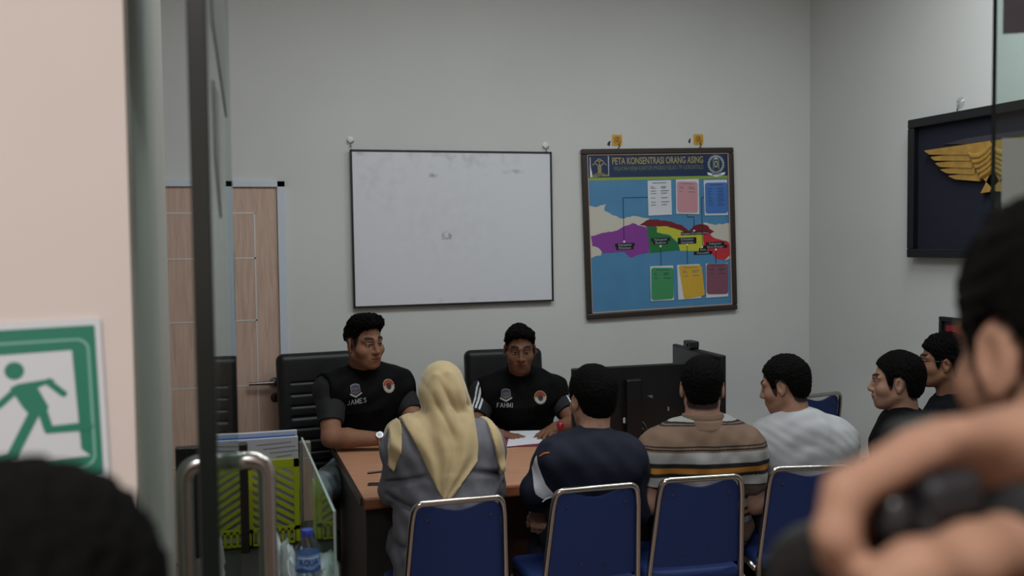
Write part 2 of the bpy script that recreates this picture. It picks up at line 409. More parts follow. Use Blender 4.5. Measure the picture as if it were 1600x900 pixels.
def head_prims(c, R, s=1., jaw=1., nose=1., cheek=0.):
    T = lambda *p: A(c) + R @ (A(p) * s)
    P = []
    a = lambda pr, k: P.append(('+', pr, k * s)); m = lambda pr, k: P.append(('-', pr, k * s))
    E = lambda p, r: ell(T(*p), A(r) * s, R); C = lambda p, q_, r0, r1: cap(T(*p), T(*q_), r0 * s, r1 * s)
    a(E((0, -.014, .035), (.076, .097, .087)), .01)
    a(E((0, .030, -.030), (.060 + cheek * .5, .062, .078)), .03)
    a(E((0, .048, -.074), (.040 * jaw, .040, .036)), .03)
    for q_ in (-1, 1):
        a(C((q_ * .052 * jaw, .0, -.055), (q_ * .020, .062, -.094), .016, .014), .03)
        a(E((q_ * (.043 + cheek), .052, -.028), (.024 + cheek, .028, .024)), .025)
    a(E((0, .074, -.098), (.018, .016, .014)), .02)
    for q_ in (-1, 1): a(C((q_ * .012, .089, .026), (q_ * .046, .070, .026), .009, .009), .018)
    for q_ in (-1, 1): m(E((q_ * .031, .098, .004), (.019, .018, .0115)), .012)
    a(C((0, .085, .018), (0, .108 * nose, -.026), .008, .011), .012)
    a(E((0, .107 * nose, -.030), (.012, .011, .010)), .008)
    for q_ in (-1, 1): a(E((q_ * .013, .095, -.033), (.009, .012, .008)), .008)
    for q_ in (-1, 1): a(E((q_ * .031, .074, .004), (.0145, .0145, .0125)), .003)
    for q_ in (-1, 1): a(C((q_ * .018, .089, .010), (q_ * .044, .079, .008), .0035, .003), .004)
    a(E((0, .078, -.062), (.028, .020, .020)), .02)
    a(C((-.018, .088, -.0575), (0, .097, -.0555), .0055, .006), .006); a(C((.018, .088, -.0575), (0, .097, -.0555), .0055, .006), .006)
    a(C((-.015, .088, -.0685), (.015, .088, -.0685), .006, .006), .007); a(E((0, .093, -.0685), (.013, .0075, .006)), .006)
    m(C((-.024, .094, -.063), (.024, .094, -.063), .0016, .0016), .003)
    for q_ in (-1, 1):
        Re = R @ _rz(q_ * -.35)
        a(ell(T(q_ * .080, -.010, -.004), A((.0075, .019, .031)) * s, Re), .006)
        m(ell(T(q_ * .088, -.007, .000), A((.006, .010, .018)) * s, Re), .004)
        a(E((q_ * .079, -.004, -.030), (.006, .009, .010)), .006)
    return P

def skin_col(V, c, R, s, base, brow=(.006, .005, .004), stubble=0., hairline=None):
    L = (V - A(c)) @ R / s; C = np.tile(A(base), (len(V), 1)); x, y, z = np.abs(L[:, 0]), L[:, 1], L[:, 2]
    def mixin(w, col): w = np.clip(w, 0, 1)[:, None]; C[:] = C * (1 - w) + A(col) * w
    near = (np.abs(L) < .16).all(1)
    blot = lambda cx, cy, cz, rx, ry, rz: np.clip(1.6 - 1.6 * np.sqrt(((x - cx) / rx) ** 2 + ((y - cy) / ry) ** 2 + ((z - cz) / rz) ** 2), 0, 1) * near
    mixin(blot(0, .092, -.062, .028, .04, .013) * 1.2, A(base) * A([.78, .45, .45])); mixin(((x < .023) & (np.abs(z + .0625) < .0028) & (y > .07) & near) * .85, (.05, .02, .018))
    mixin(blot(.045, .055, -.03, .03, .03, .03) * .25, A(base) * A([1.1, .85, .8]))
    mixin(blot(0, .1, -.03, .02, .03, .02) * .25, A(base) * A([1.1, .88, .85]))
    arch = .030 + .006 * np.sin(np.clip((x - .01) / .045, 0, 1) * math.pi)
    mixin(((x > .012) & (x < .052) & (y > .05) & (np.abs(z - arch) < .0068) & near) * .96, brow)
    ex = np.sqrt(((x - .031) / .0145) ** 2 + ((z - .003) / .0050) ** 2)
    mixin((ex < 1) * (y > .06) * near * .85, (.50, .46, .42))
    mixin((np.sqrt((x - .031) ** 2 + (z - .004) ** 2) < .0062) * (y > .06) * near, (.012, .009, .008))
    mixin(((np.abs(x - .031) < .016) & (np.abs(z - .0088 + 12 * (x - .031) ** 2) < .003) & (y > .055) & near) * .85, (.02, .014, .012))
    mixin(((x < .019) & (x > .008) & (np.abs(z + .040) < .004) & (y > .085) & near) * .6, (.05, .02, .015))
    if stubble:
        w = np.clip((y + .0) / .04, 0, 1) * np.clip((-.045 - z) / .03, 0, 1) * near; mixin(w * stubble, A(base) * .55)
    if hairline is not None:   # close-cropped sides: the scalp under very short hair
        zl = np.interp(y, *hairline); w = np.clip((z - zl) / .010, 0, 1) * near * (y < .1); mixin(w * .95, (.009, .008, .008))
    return C

HL_Y = [-.13, -.095, -.06, -.045, -.032, -.010, .010, .020, .028, .036, .045, .060, .080, .12]
HL_Z = [-.070, -.072, -.066, -.05, .020, .036, .030, -.020, -.022, .000, .040, .062, .078, .085]
def hand(F, w, fwd, nrm, curl=.5, s=1., spread=.12, side=1, k=.006, thumb_out=.7, curls=None):
    """palm, four unequal fingers and a thumb. w wrist, fwd to the fingers, nrm out of the BACK of the hand, side +1: thumb on +x'"""
    f = unit(fwd); n = unit(A(nrm) - f * np.dot(nrm, f)); x = np.cross(f, n) * side
    T = lambda a, b, c: A(w) + (x * a + f * b + n * c) * s
    F.add(ecap(T(0, -.01, 0), T(.002, .075, .004), (.026 * s, .018 * s), (.038 * s, .013 * s), x), .012 * s)
    for i, (ox, oy, l, r) in enumerate(((.030, .088, .074, .0088), (.010, .094, .082, .009), (-.011, .090, .076, .0086), (-.030, .080, .060, .0078))):
        p = T(ox, oy - .012, .004); an = (curls[i] if curls else curl) * .45; d = unit(f + x * (ox / .03 * spread)); pts = [p]; rs = [r * 1.12]
        for j, fr in enumerate((.46, .31, .23)):
            dd = d * math.cos(an) - n * math.sin(an); pts.append(pts[-1] + dd * l * fr * s); rs.append(r * (1.04, .93, .78)[j]); an += (curls[i] if curls else curl) * (.85, .7, .5)[j]
        chain(F, pts, [v * s for v in rs], .004 * s)
    p = T(.026, .018, -.004); d = unit(f * .75 + x * thumb_out - n * .25)
    pts = [p, p + d * .038 * s]; d2 = unit(d * .8 + f * .45 - n * .1); pts.append(pts[-1] + d2 * .032 * s); pts.append(pts[-1] + unit(d2 + f * .2) * .025 * s)
    chain(F, pts, [.015 * s, .0115 * s, .0105 * s, .0078 * s], .008 * s)

def ik(a, c, l1, l2, hint):
    a, c = A(a, float), A(c, float); d = c - a; L = min(np.linalg.norm(d), (l1 + l2) * .999); u = unit(d)
    h = A(hint, float) - a; h = unit(h - u * np.dot(h, u)); x = (l1 * l1 - l2 * l2 + L * L) / (2 * L); y = math.sqrt(max(l1 * l1 - x * x, 1e-6)); return a + u * x + h * y

def torso_prims(j, o=0., belly=0., w=1.):
    """list of (prim, k): o = cloth thickness"""
    sd = unit(j.SR - j.SL); P = []; W = lambda a, b: ((a * w + o), (b * w + o))
    mid = j.P * .55 + j.C * .45 + j.F * (belly * .3 - .01)
    P.append((ecap(j.P, mid, W(.165, .115), W(.150, .108 + belly * .6), sd), .03))
    P.append((ecap(mid, j.C, W(.150, .108 + belly * .6), W(.172, .115), sd), .04))
    P.append((ecap(j.C, j.C * .35 + j.N * .65, W(.172, .115), W(.13, .075), sd), .05))
    P.append((cap(j.SL, j.SR, .066 * w + o, .066 * w + o), .06))
    for S in (j.SL, j.SR): P.append((cap(j.N * .85 + S * .15 + A([0, 0, .005]), S * .9 + j.N * .1, .045 * w + o, .06 * w + o), .05))
    return P
def arm_prims(j, sd, o=0., w=1., upto=None, flat=True, k=.02):
    """upto 0..2: 1 = elbow, 2 = wrist"""
    S, E, Wr = (j.SL, j.EL, j.WL) if sd == 'L' else (j.SR, j.ER, j.WR); P = []
    u = 2 if upto is None else upto; b = S + (E - S) * min(u, 1)
    r = lambda t: (.056 - .014 * t) * w + o
    P.append((cap(S, b, r(0), r(min(u, 1)), flat=(upto is not None and u <= 1 and flat)), k))
    if u > 1:
        b = E + (Wr - E) * (u - 1); m = E + (Wr - E) * min(.3, u - 1)
        P.append((cap(E, m, .042 * w + o, .043 * w + o), .015)); P.append((cap(m, b, .043 * w + o, (.043 - .016 * (u - 1)) * w + o, flat=(upto is not None and flat)), .015))
    return P
def leg_prims(j, o=0., w=1., upto=1.95):
    P = []
    for Hh, K, An in ((j.HL, j.KL, j.AL), (j.HR, j.KR, j.AR)):
        P.append((cap(Hh, K, .085 * w + o, .056 * w + o), .03)); P.append((cap(K, K + (An - K) * .3, .055 * w + o, .055 * w + o), .02))
        P.append((cap(K + (An - K) * .3, K + (An - K) * (upto - 1), .055 * w + o, .040 * w + o), .02))
    return P
def bounds(prs, m=.03):
    lo = np.min([p[0][0] for p in prs], 0) - m; hi = np.max([p[0][1] for p in prs], 0) + m; return lo, hi
def grid(prs, h, m=.03): lo, hi = bounds(prs, m); return Field(*(axis(lo[i], hi[i], h) for i in range(3)))

def fill_joints(j, seated=True):
    """derive what was not given. needs H (head centre), N (neck base), P (pelvis), SL, SR, EL, ER, WL, WR, F (facing)"""
    j.F = unit(A(j.F, float)); sd = unit(j.SR - j.SL)
    if not hasattr(j, 'C'): j.C = j.P * .28 + j.N * .72 + j.F * .012
    if not hasattr(j, 'HL'): j.HL = j.P - sd * .09 + A([0, 0, -.02]); j.HR = j.P + sd * .09 + A([0, 0, -.02])
    if seated:
        if not hasattr(j, 'KL'):
            j.KL = j.HL + j.F * .42 - sd * .05; j.KR = j.HR + j.F * .42 + sd * .05; j.KL[2] = j.KR[2] = j.P[2] - .02
        if not hasattr(j, 'AL'):
            j.AL = j.KL + j.F * .03; j.AR = j.KR + j.F * .03; j.AL[2] = j.AR[2] = .09
    else:
        j.KL = j.HL + A([0, 0, -.42]) + j.F * .02; j.KR = j.HR + A([0, 0, -.42]) + j.F * .02; j.AL = j.KL * 1.; j.AR = j.KR * 1.; j.AL[2] = j.AR[2] = .09
    return j

def build_body(j, skin, hl=None, hs=1., jaw=1., cheek=0., nose=1., hands=(), w=1., belly=0., stubble=0., fine=.0029, coarse=.007, neck=.058, legs=True, m=None, head=True):
    """one continuous skin mesh; hl = hairline to darken the scalp"""
    R = j.R; prs = torso_prims(j, -.004, belly, w) + arm_prims(j, 'L', 0, w) + arm_prims(j, 'R', 0, w)
    if legs: prs += leg_prims(j, 0, w, 2.)
    hp = head_prims(j.H, R, hs, jaw, nose, cheek)
    allp = prs + [(p[1], 0) for p in hp if p[0] == '+']
    hx = [(w_, ) for w_ in hands]; lo, hi = bounds(allp, .03)
    for h_ in hands: lo = np.minimum(lo, A(h_['w']) - .22); hi = np.maximum(hi, A(h_['w']) + .22)
    if legs: lo[2] = .0
    F = Field(axis(lo[0], hi[0], coarse, (j.H[0] - .11 * hs, j.H[0] + .11 * hs, fine)), axis(lo[1], hi[1], coarse, (j.H[1] - .12 * hs, j.H[1] + .12 * hs, fine)), axis(lo[2], hi[2], coarse, (j.H[2] - .13 * hs, j.H[2] + .14 * hs, fine)))
    if hands and hands[0].get('fine'):   # hands in close view: a finer grid over them instead
        hw = A([h_['w'] + unit(h_['f']) * .08 for h_ in hands]); pad = .12; ff = hands[0]['fine']
        F = Field(*(np.unique(np.concatenate([axis(lo[i], hi[i], coarse, (min(hw[:, i].min() - pad, j.H[i] - .12), max(hw[:, i].max() + pad, j.H[i] + .13), ff)) if i < 2 else axis(lo[i], hi[i], coarse, (min(hw[:, 2].min() - .05, 9), j.H[2] + .14, ff))])) for i in range(3)))
    for p, k in prs: F.add(p, k)
    F.add(cap(j.N + A([0, 0, -.03]), j.H + R @ A([0, -.022, -.06]) * hs, (neck + .006) * hs, neck * hs), .03)
    if legs:
        for An in (j.AL, j.AR): F.add(ecap(A(An) + [0, 0, -.03], A([An[0], An[1], .045]) + j.F * .15, (.036, .036), (.04, .025), unit(j.SR - j.SL)), .02)
    # head built apart so that its hollows bite only the head
    G = Field(*F.ax); sl = None
    for op, p, k in hp: (G.add if op == '+' else G.sub)(p, k)
    f, d, k = F.F, G.F, .02; hh = np.maximum(k - np.abs(f - d), 0) / k; F.F = (np.minimum(f, d) - hh * hh * k * .25).astype(np.float32)
    for h_ in hands: hand(F, h_['w'], h_['f'], h_['n'], h_.get('curl', .5), h_.get('s', 1.), h_.get('spread', .12), h_.get('side', 1), thumb_out=h_.get('t', .7), curls=h_.get('curls'))
    base = A([j.P[0], j.P[1], 0.])
    o = mesh_obj('person', F, m or mat('skin', (.3, .2, .15), .62, attr=True, noise=.08, nscale=60, bump=.12, bscale=400, spec=.18), None, base,
                 lambda V: skin_col(V, j.H, R, hs, skin, stubble=stubble, hairline=hl))
    j.base = base; j.body = o; return o

def hair_mesh(j, hs=1., hl=(HL_Y, HL_Z), thick=(.010, .012, .016), spike=.006, seed=1, top_only=None, h=.0028, name='hair', freq=(260, 700), m=None, shift=(0, 0, 0), col=None, tops=()):
    c, R = j.H, j.R; T = lambda *p: A(c) + R @ (A(p) * hs)
    e = ell(T(shift[0], -.016 + shift[1], .038 + shift[2]), (A((.078, .098, .088)) + A(thick)) * hs, R)
    lo, hi = e[0] - .035, e[1] + .045; F = Field(*(axis(lo[i], hi[i], h) for i in range(3))); F.add(e, .01)
    F.add(ell(T(0, -.05, -.02), A((.062, .055, .06)) * hs, R), .03)
    for tc_, tr_ in tops: F.add(ell(T(*tc_), A(tr_) * hs, R), .025)
    n1 = sines(seed, 14, *freq); n2 = sines(seed + 50, 8, 40, 90)
    F.disp(lambda X, Y, Z: n1(X, Y, Z) * spike * .6 + n2(X, Y, Z) * spike * .5)
    nz = sines(seed + 9, 14, 150, 520)
    def cut(X, Y, Z):
        p = [X - c[0], Y - c[1], Z - c[2]]; y = (p[0] * R[0, 1] + p[1] * R[1, 1] + p[2] * R[2, 1]) / hs; z = (p[0] * R[0, 2] + p[1] * R[1, 2] + p[2] * R[2, 2]) / hs
        y = np.broadcast_to(y, F.F.shape)
        return (np.interp(y, hl[0], hl[1]).astype(np.float32) - z) * hs * .7 + nz(X, Y, Z) * .0045
    F.cut(cut, .006)
    mm = m or mat('hair', (.0032, .0028, .0027), .8, noise=.4, nscale=150, bump=.6, bscale=700, spec=.06)
    o = mesh_obj(name, F, mm, j.body, j.base); return o

def cloth(j, name, prs, m, h=.005, fold=.004, seed=3, folds=None, cuts=(), col=None, extra=(), k0=40, k1=110, stretch=(1, 1, .8)):
    F = grid(prs, h)
    for p, k in prs: F.add(p, k)
    n = sines(seed, 10, k0, k1, stretch)
    F.disp(lambda X, Y, Z: n(X, Y, Z) * fold)
    if folds: F.disp(folds)
    for p, k in extra: F.add(p, k)
    for c_ in cuts: F.cut(c_)
    return mesh_obj(name, F, m, j.body, j.base, col)
def halfspace(pt, nrm):
    pt, nrm = A(pt, float), unit(nrm); return lambda X, Y, Z: ((X - pt[0]) * nrm[0] + (Y - pt[1]) * nrm[1] + (Z - pt[2]) * nrm[2])
def trousers(j, m, o=.014, w=1., top=None, seed=5, fold=.004):
    sd = unit(j.SR - j.SL); prs = leg_prims(j, o, w, 1.93)
    up = unit(j.C - j.P)
    prs.append((ecap(j.P - up * .03, j.P + up * (.10), (.165 * w + o - .004, .115 * w + o - .004), (.155 * w + o - .006, .11 * w + o - .006), sd, flat=1), .03))
    return cloth(j, 'trousers', prs, m, .007, fold, seed)
def shoes(j, m):
    sd = unit(j.SR - j.SL)
    for An in (j.AL, j.AR):
        p = [(ecap(A([An[0], An[1], .05]) - j.F * .03, A([An[0], An[1], .042]) + j.F * .17, (.045, .05), (.046, .034), sd), .02), (cap(An + A([0, 0, .01]), A([An[0], An[1], .05]), .05, .05), .02)]
        cloth(j, 'shoe', p, m, .007, 0., cuts=[lambda X, Y, Z: .004 - Z + 0 * X + 0 * Y])
# ------------------------------------------------------------------ setting
YB, XR, XL, ZC = 5.6, 3.81, -1.7, 3.6
wallm = mat('wall_paint', hexc('c9cac8'), .85, noise=.03, nscale=1.5, bump=.08, bscale=300)
warmw = mat('corridor_paint', hexc('d6cac3'), .8, noise=.03, nscale=2, bump=.06, bscale=300)
floorm = bpy.data.materials.new('floor_tile'); floorm.use_nodes = True
nt = floorm.node_tree; b = nt.nodes['Principled BSDF']; b.inputs['Roughness'].default_value = .3
tc = nt.nodes.new('ShaderNodeTexCoord'); br = nt.nodes.new('ShaderNodeTexBrick'); br.offset = 0; br.inputs['Scale'].default_value = 1
br.inputs['Brick Width'].default_value = .4; br.inputs['Row Height'].default_value = .4; br.inputs['Mortar Size'].default_value = .004
br.inputs['Color1'].default_value = (*hexc('8a7468'), 1); br.inputs['Color2'].default_value = (*hexc('927c70'), 1); br.inputs['Mortar'].default_value = (*hexc('4c4340'), 1)
nt.links.new(tc.outputs['Object'], br.inputs['Vector']); nt.links.new(br.outputs['Color'], b.inputs['Base Color'])
def struct(name, lo, hi, m, parent=None):
    o = MB().box(lo, hi).build(name, m, parent); 
    if parent is None: o['kind'] = 'structure'
    return o
struct('floor', (-3.2, -2.6, -.1), (4.4, 5.8, 0), floorm)
struct('ceiling', (-3.2, -2.6, ZC), (4.4, 5.8, ZC + .1), mat('ceiling_paint', hexc('e4e4e0'), .9))
struct('wall_back', (-3.2, YB, 0), (4.4, YB + .15, ZC), wallm)
struct('wall_right', (XR, 1.6, 0), (XR + .15, YB, ZC), wallm)
struct('wall_left', (XL - .15, 2.76, 0), (XL, YB, ZC), wallm)
jamb = MB().box((-3.2, 1.66, 0), (-.135, 2.765, ZC)).build('wall_front', warmw)
jamb['kind'] = 'structure'
struct('trim_2', (-.136, 1.675, 0), (-.131, 2.765, ZC), mat('jamb_grey', hexc('97968f'), .6, noise=.05, nscale=3))
struct('wall_corridor', (-3.2, -2.6, 0), (4.4, -2.5, ZC), warmw)
struct('wall_passage', (XR, -2.5, 0), (XR + .15, 1.6, ZC), warmw)
struct('wall_hall', (-3.2, -2.5, 0), (-3.05, 1.66, ZC), warmw)
struct('trim_1', (-.135, 1.66, 2.5), (XR, 1.76, ZC), warmw)        # wall over the glass entrance

# entrance glass
gl = glass_mat('pane_glass', (.80, .87, .85), 0.); gedge = mat('glass_edge', hexc('0c1513'), .15)
xg = q(1556, 200, 1.66)[0]
def pane(name, M, w, h, t, bev=.0015):
    """glass slab in local x (width) and z: faces clear, cut edges dark green"""
    mb = MB(); V = [(0, 0, 0), (w, 0, 0), (w, t, 0), (0, t, 0), (0, 0, h), (w, 0, h), (w, t, h), (0, t, h)]
    mb.raw([tuple(M @ Vector(p)) for p in V], [(0, 1, 5, 4), (3, 7, 6, 2)], 0); mb.raw([tuple(M @ Vector(p)) for p in V], [(0, 4, 7, 3), (1, 2, 6, 5), (0, 3, 2, 1), (4, 5, 6, 7)], 1)
    return mb.build(name, [gl, gedge])
win = pane('window_1', Matrix.Translation((xg, 1.66, .02)), XR - xg, 2.48, .012); win['kind'] = 'structure'
p0 = q(1569, 53, 1.655); p1 = q(1640, -60, 1.655)
MB().prism([(p0[0], p0[2]), (p1[0], p0[2] + .012), (p1[0], p1[2]), (p0[0], p1[2])], -.0005, .0005, M=frameM((0, 1.6585, 0), (1, 0, 0), (0, 0, 1))).build('film_patch', mat('film', hexc('57545c'), .6, noise=.1, nscale=400), win)
f0, f1 = q(1566, 216, 1.6585), A([XR - .02, 0, q(1680, 205, 1.6585)[2]])
MB().prism([(f0[0], .6), (f1[0], .6), (f1[0], f1[2]), (f0[0], f0[2])], -.0005, .0005, M=frameM((0, 1.6585, 0), (1, 0, 0), (0, 0, 1))).build('frosted_film', mat('frosted_film', hexc('9aa5a2'), .5, noise=.03, nscale=5), win)
# swung-open glass door, seen along its edge
a, c = qz(331, 450, 1.42) * A([1, 1, 0]), qz(367, 450, 2.25) * A([1, 1, 0]); ux = unit(c - a); uy = np.cross([0, 0, 1.], ux)
Md = frameM((a[0], a[1], .02), ux, uy, (0, 0, 1))
door2 = pane('door_2', Md, np.linalg.norm(c - a), 2.45, .012); door2['kind'] = 'structure'
MB().box((-.003, -.002, -.015), (.012, .026, 2.45), .002, M=Md).build('edge_seal', mat('seal_dark', hexc('141a18'), .3), door2)
def dl(x, y, z): return Md @ Vector((x, y, z))
steel = mat('brushed_steel', hexc('b9b6b2'), .22, 1., noise=.08, nscale=20, stretch=(40, 40, 1))
hz = qz(360, 722, 1.78)[2] - .022
for sgn in (-1, 1):
    y0 = .006 + sgn * .006; y1 = .006 + sgn * .074
    pts = round_path([dl(.37, y0, hz), dl(.37, y1, hz), dl(.37, y1, hz - .70), dl(.37, y0, hz - .70)], .042, 8)
    MB().tube(pts, .0165, 18).build('handle', steel, door2, smooth=True)
stk = mat('notice_film', hexc('6d716f'), .5); stk2 = mat('notice_edge', hexc('3a3d3c'), .5)
for (x0, x1, z0, z1) in ((.18, .62, 2.02, 2.44), (.16, .30, 1.80, 2.02)):
    mb = MB(); M2 = Md @ Matrix(((1, 0, 0, 0), (0, 0, -1, -.0006), (0, 1, 0, 0), (0, 0, 0, 1)))
    mb.prism([(x0, z0 + .10), (x1, z0), (x1, z1), (x0, z1)], 0, .0012, 0, M2)
    mb.prism([(x0, z0 + .10), (x1, z0), (x1, z0 + .012), (x0, z0 + .112)], -.0012, .0002, 1, M2); mb.prism([(x0, z0 + .1), (x0 + .03, z0 + .1), (x0 + .03, z1), (x0, z1)], -.0012, .0002, 1, M2)
    mb.build('notice_film', [stk, stk2], door2)

# wooden door in the back wall
d1 = empty('door_1', (-.12, YB, 0), kind='structure'); xl, xr, zt = -.575, .326, 2.10
def lp(o): return lambda *p: tuple(A(p) - A(o.location))
L = lp(d1)
wood = wood_mat('door_veneer', 'c9af9f', 'b79989', (9, 9, .7), .5); frm = mat('door_frame', hexc('c3ccd6'), .5); alu = mat('inlay_strip', hexc('d4d4d6'), .35, .3)
mb = MB()
mb.box(L(xl - .045, YB - .035, 0), L(xl, YB + .0, zt + .035), .003); mb.box(L(xr, YB - .035, 0), L(xr + .045, YB, zt + .035), .003); mb.box(L(xl - .045, YB - .035, zt), L(xr + .045, YB, zt + .035), .003)
mb.build('frame', frm, d1)
MB().box(L(xl, YB - .018, .01), L(xr, YB - .002, zt), .002).build('door_leaf', wood, d1)
mb = MB(); xv = .200
for z in (1.955, 1.703, 1.353, .985, .55): mb.box(L(xl + .12, YB - .0195, z - .004), L(xv + .004, YB - .0175, z + .004))
mb.box(L(xv - .004, YB - .0195, .2), L(xv + .004, YB - .0175, 1.955)); mb.box(L(xl + .12, YB - .0195, .2), L(xl + .128, YB - .0175, 1.955))
pv = q(357, 333, YB)[0]; mb.box(L(pv - .004, YB - .0195, 1.85), L(pv + .004, YB - .0175, 1.955))
mb.build('inlay_strip', alu, d1)
a, c = q(359, 393, YB), q(367, 501, YB); MB().box(L(a[0], YB - .0205, c[2]), L(c[0] + .004, YB - .017, a[2]), .001).build('glass_slit', mat('slit_glass', hexc('14151a'), .1), d1)
mb = MB(); hx, hzz = .288, .999; nk = mat('nickel', hexc('8e8b88'), .3, 1.)
Mr = lambda x, z: Matrix.Translation(L(x, YB - .018, z)) @ Matrix.Rotation(math.pi / 2, 4, 'X')
mb.lathe([(0, 0), (.027, 0), (.027, .008), (.012, .011), (.011, .045), (0, .046)], 24, M=Mr(hx, hzz)); mb.tube([L(hx, YB - .062, hzz), L(hx - .05, YB - .064, hzz), L(hx - .14, YB - .062, hzz)], [.0115, .0105, .0095], 12)
mb.build('handle', nk, d1, smooth=True, angle=40)
mb = MB(); mb.lathe([(0, 0), (.027, 0), (.027, .007), (.010, .009), (.010, .012), (0, .012)], 24, M=Mr(.293, .91)); mb.box(L(.290, YB - .033, .897), L(.296, YB - .029, .912)); mb.build('lock', mat('dark_nickel', hexc('4a4644'), .35, .9), d1, smooth=True, angle=40)

# exit sign on the wall by the entrance
S0 = q(157, 497, 1.655); es = np.linalg.norm(q(57, 500, 1.655) - q(157, 500, 1.655)) / 100; th = math.radians(1.6)
sign = empty('exit_sign', (S0[0] - .16, 1.66, S0[2] - .17)); tag(sign, 'green and white running man emergency exit sign on the beige entrance wall', 'sign')
green = mat('sign_green', hexc('2c7c66'), .4); wht = mat('sign_white', hexc('d2d6dc'), .4); lgr = mat('sign_line', hexc('7fb3a4'), .4)
Ms = frameM((S0[0] - sign.location.x, -.004, S0[2] - sign.location.z), (math.cos(th), 0, math.sin(th)), (-math.sin(th), 0, math.cos(th)), (0, -1, 0))
P = lambda x, y: ((x - 157) * es, (497 - y) * es)
RC = lambda x0, y0, x1, y1, r: rrect((x0 - 157) * es, (497 - y1) * es, (x1 - 157) * es, (497 - y0) * es, r * es)
MB().prism(RC(-128, 497, 157, 775, 5), -.003, .002, M=Ms).build('backing_board', wht, sign)
d = Draw(); d.poly(RC(-119, 508, 147, 765, 3), 0, .0025); d.build('green_field', [green], Ms, sign)
d = Draw(); o, i = RC(-107, 529, 137, 752, 20), RC(-103, 533, 133, 748, 17)
for k in range(len(o)): d.poly([i[k], o[k], o[(k + 1) % len(o)], i[(k + 1) % len(o)]], 0, .003)
d.build('border_line', [lgr], Ms, sign)
d = Draw(); d.poly([P(-80, 551), P(109, 549), P(114, 720), P(128, 733), P(-80, 735)], 0, .003); d.build('doorway_field', [wht], Ms, sign)
d = Draw(); G = lambda *pts: [P(x / 2, 450 + y / 2) for x, y in pts]
d.disc(*P(18.5, 577.5), 15 * es, 0, .0036)
d.poly(G((20, 312), (45, 300), (148, 290), (160, 298), (105, 318), (135, 385), (128, 400), (80, 415), (55, 380)), 0, .0036)
d.line(G((140, 302), (184, 345)), 11 * es, 0, .0037); d.disc(*P(92, 622), 5.5 * es, 0, .0037); d.disc(*P(71, 600), 6 * es, 0, .0037)
d.line(G((48, 312), (-22, 372)), 11 * es, 0, .0037); d.line(G((-22, 372), (-60, 345)), 11 * es, 0, .0037)
d.line(G((112, 385), (130, 462)), 15 * es, 0, .0037); d.poly(G((112, 452), (245, 448), (272, 462), (262, 478), (120, 476)), 0, .0038)
d.line(G((95, 392), (12, 545)), 17 * es, 0, .0037); d.line(G((16, 540), (-30, 548)), 12 * es, 0, .0037)
d.build('running_figure', [green], Ms, sign)

# ------------------------------------------------------------------ whiteboard
th = math.radians(.3); wc = A([1.355, YB - .03, 1.865]); W2, H2 = .613, .457
wb = empty('whiteboard', (wc[0], YB - .022, wc[2])); tag(wb, 'large blank whiteboard with thin black frame and faint smudges on the back wall', 'whiteboard')
Mw = frameM((0, 0, 0), (math.cos(th), 0, math.sin(th)), (-math.sin(th), 0, math.cos(th)), (0, -1, 0))
m = bpy.data.materials.new('whiteboard_face'); m.use_nodes = True; nt = m.node_tree; b = nt.nodes['Principled BSDF']; b.inputs['Roughness'].default_value = .35
tc = nt.nodes.new('ShaderNodeTexCoord'); base = (*hexc('d3d5dc'), 1)
n = nt.nodes.new('ShaderNodeTexNoise'); n.inputs['Scale'].default_value = 14; n.inputs['Detail'].default_value = 8; nt.links.new(tc.outputs['Object'], n.inputs['Vector'])
col = None
def smudge(prev, cx, cz, rx, rz, amt, thr):
    mp = nt.nodes.new('ShaderNodeMapping'); mp.inputs['Location'].default_value = (-cx / rx, 0, -cz / rz); mp.inputs['Scale'].default_value = (1 / rx, 0, 1 / rz)
    ln = nt.nodes.new('ShaderNodeVectorMath'); ln.operation = 'LENGTH'; nt.links.new(tc.outputs['Object'], mp.inputs[0]); nt.links.new(mp.outputs[0], ln.inputs[0])
    r1 = nt.nodes.new('ShaderNodeMapRange'); r1.inputs[1].default_value = 1; r1.inputs[2].default_value = 0; nt.links.new(ln.outputs['Value'], r1.inputs[0])
    r2 = nt.nodes.new('ShaderNodeMapRange'); r2.inputs[1].default_value = thr; r2.inputs[2].default_value = thr + .2; nt.links.new(n.outputs['Fac'], r2.inputs[0])
    mu = nt.nodes.new('ShaderNodeMath'); mu.operation = 'MULTIPLY'; nt.links.new(r1.outputs[0], mu.inputs[0]); nt.links.new(r2.outputs[0], mu.inputs[1])
    m2 = nt.nodes.new('ShaderNodeMath'); m2.operation = 'MULTIPLY'; m2.inputs[1].default_value = amt; nt.links.new(mu.outputs[0], m2.inputs[0])
    mx = nt.nodes.new('ShaderNodeMix'); mx.data_type = 'RGBA'; nt.links.new(m2.outputs[0], mx.inputs[0])
    if prev is None: mx.inputs[6].default_value = base
    else: nt.links.new(prev, mx.inputs[6])
    mx.inputs[7].default_value = (*hexc('3c3c40'), 1); return mx.outputs[2]
for a_ in ((-.14, .31, .045, .018, .9, .42), (.235, .32, .06, .016, .9, .42), (.36, .335, .10, .02, .8, .46), (.0, .42, .5, .09, .35, .48), (-.45, .30, .2, .25, .15, .45), (.0, -.43, .6, .03, .2, .5), (-.57, .43, .035, .02, .7, .4), (-.08, .03, .5, .4, .07, .4)):
    col = smudge(col, *a_)
nt.links.new(col, b.inputs['Base Color'])
MB().box((-W2, -H2, -.008), (W2, H2, .006), M=Mw).build('writing_surface', m, wb)
mb = MB(); f = .0105
for lo, hi in (((-W2, H2 - f), (W2, H2)), ((-W2, -H2), (W2, -H2 + f)), ((-W2, -H2), (-W2 + f, H2)), ((W2 - f, -H2), (W2, H2))): mb.box((*lo, -.01), (*hi, .013), .002, M=Mw)
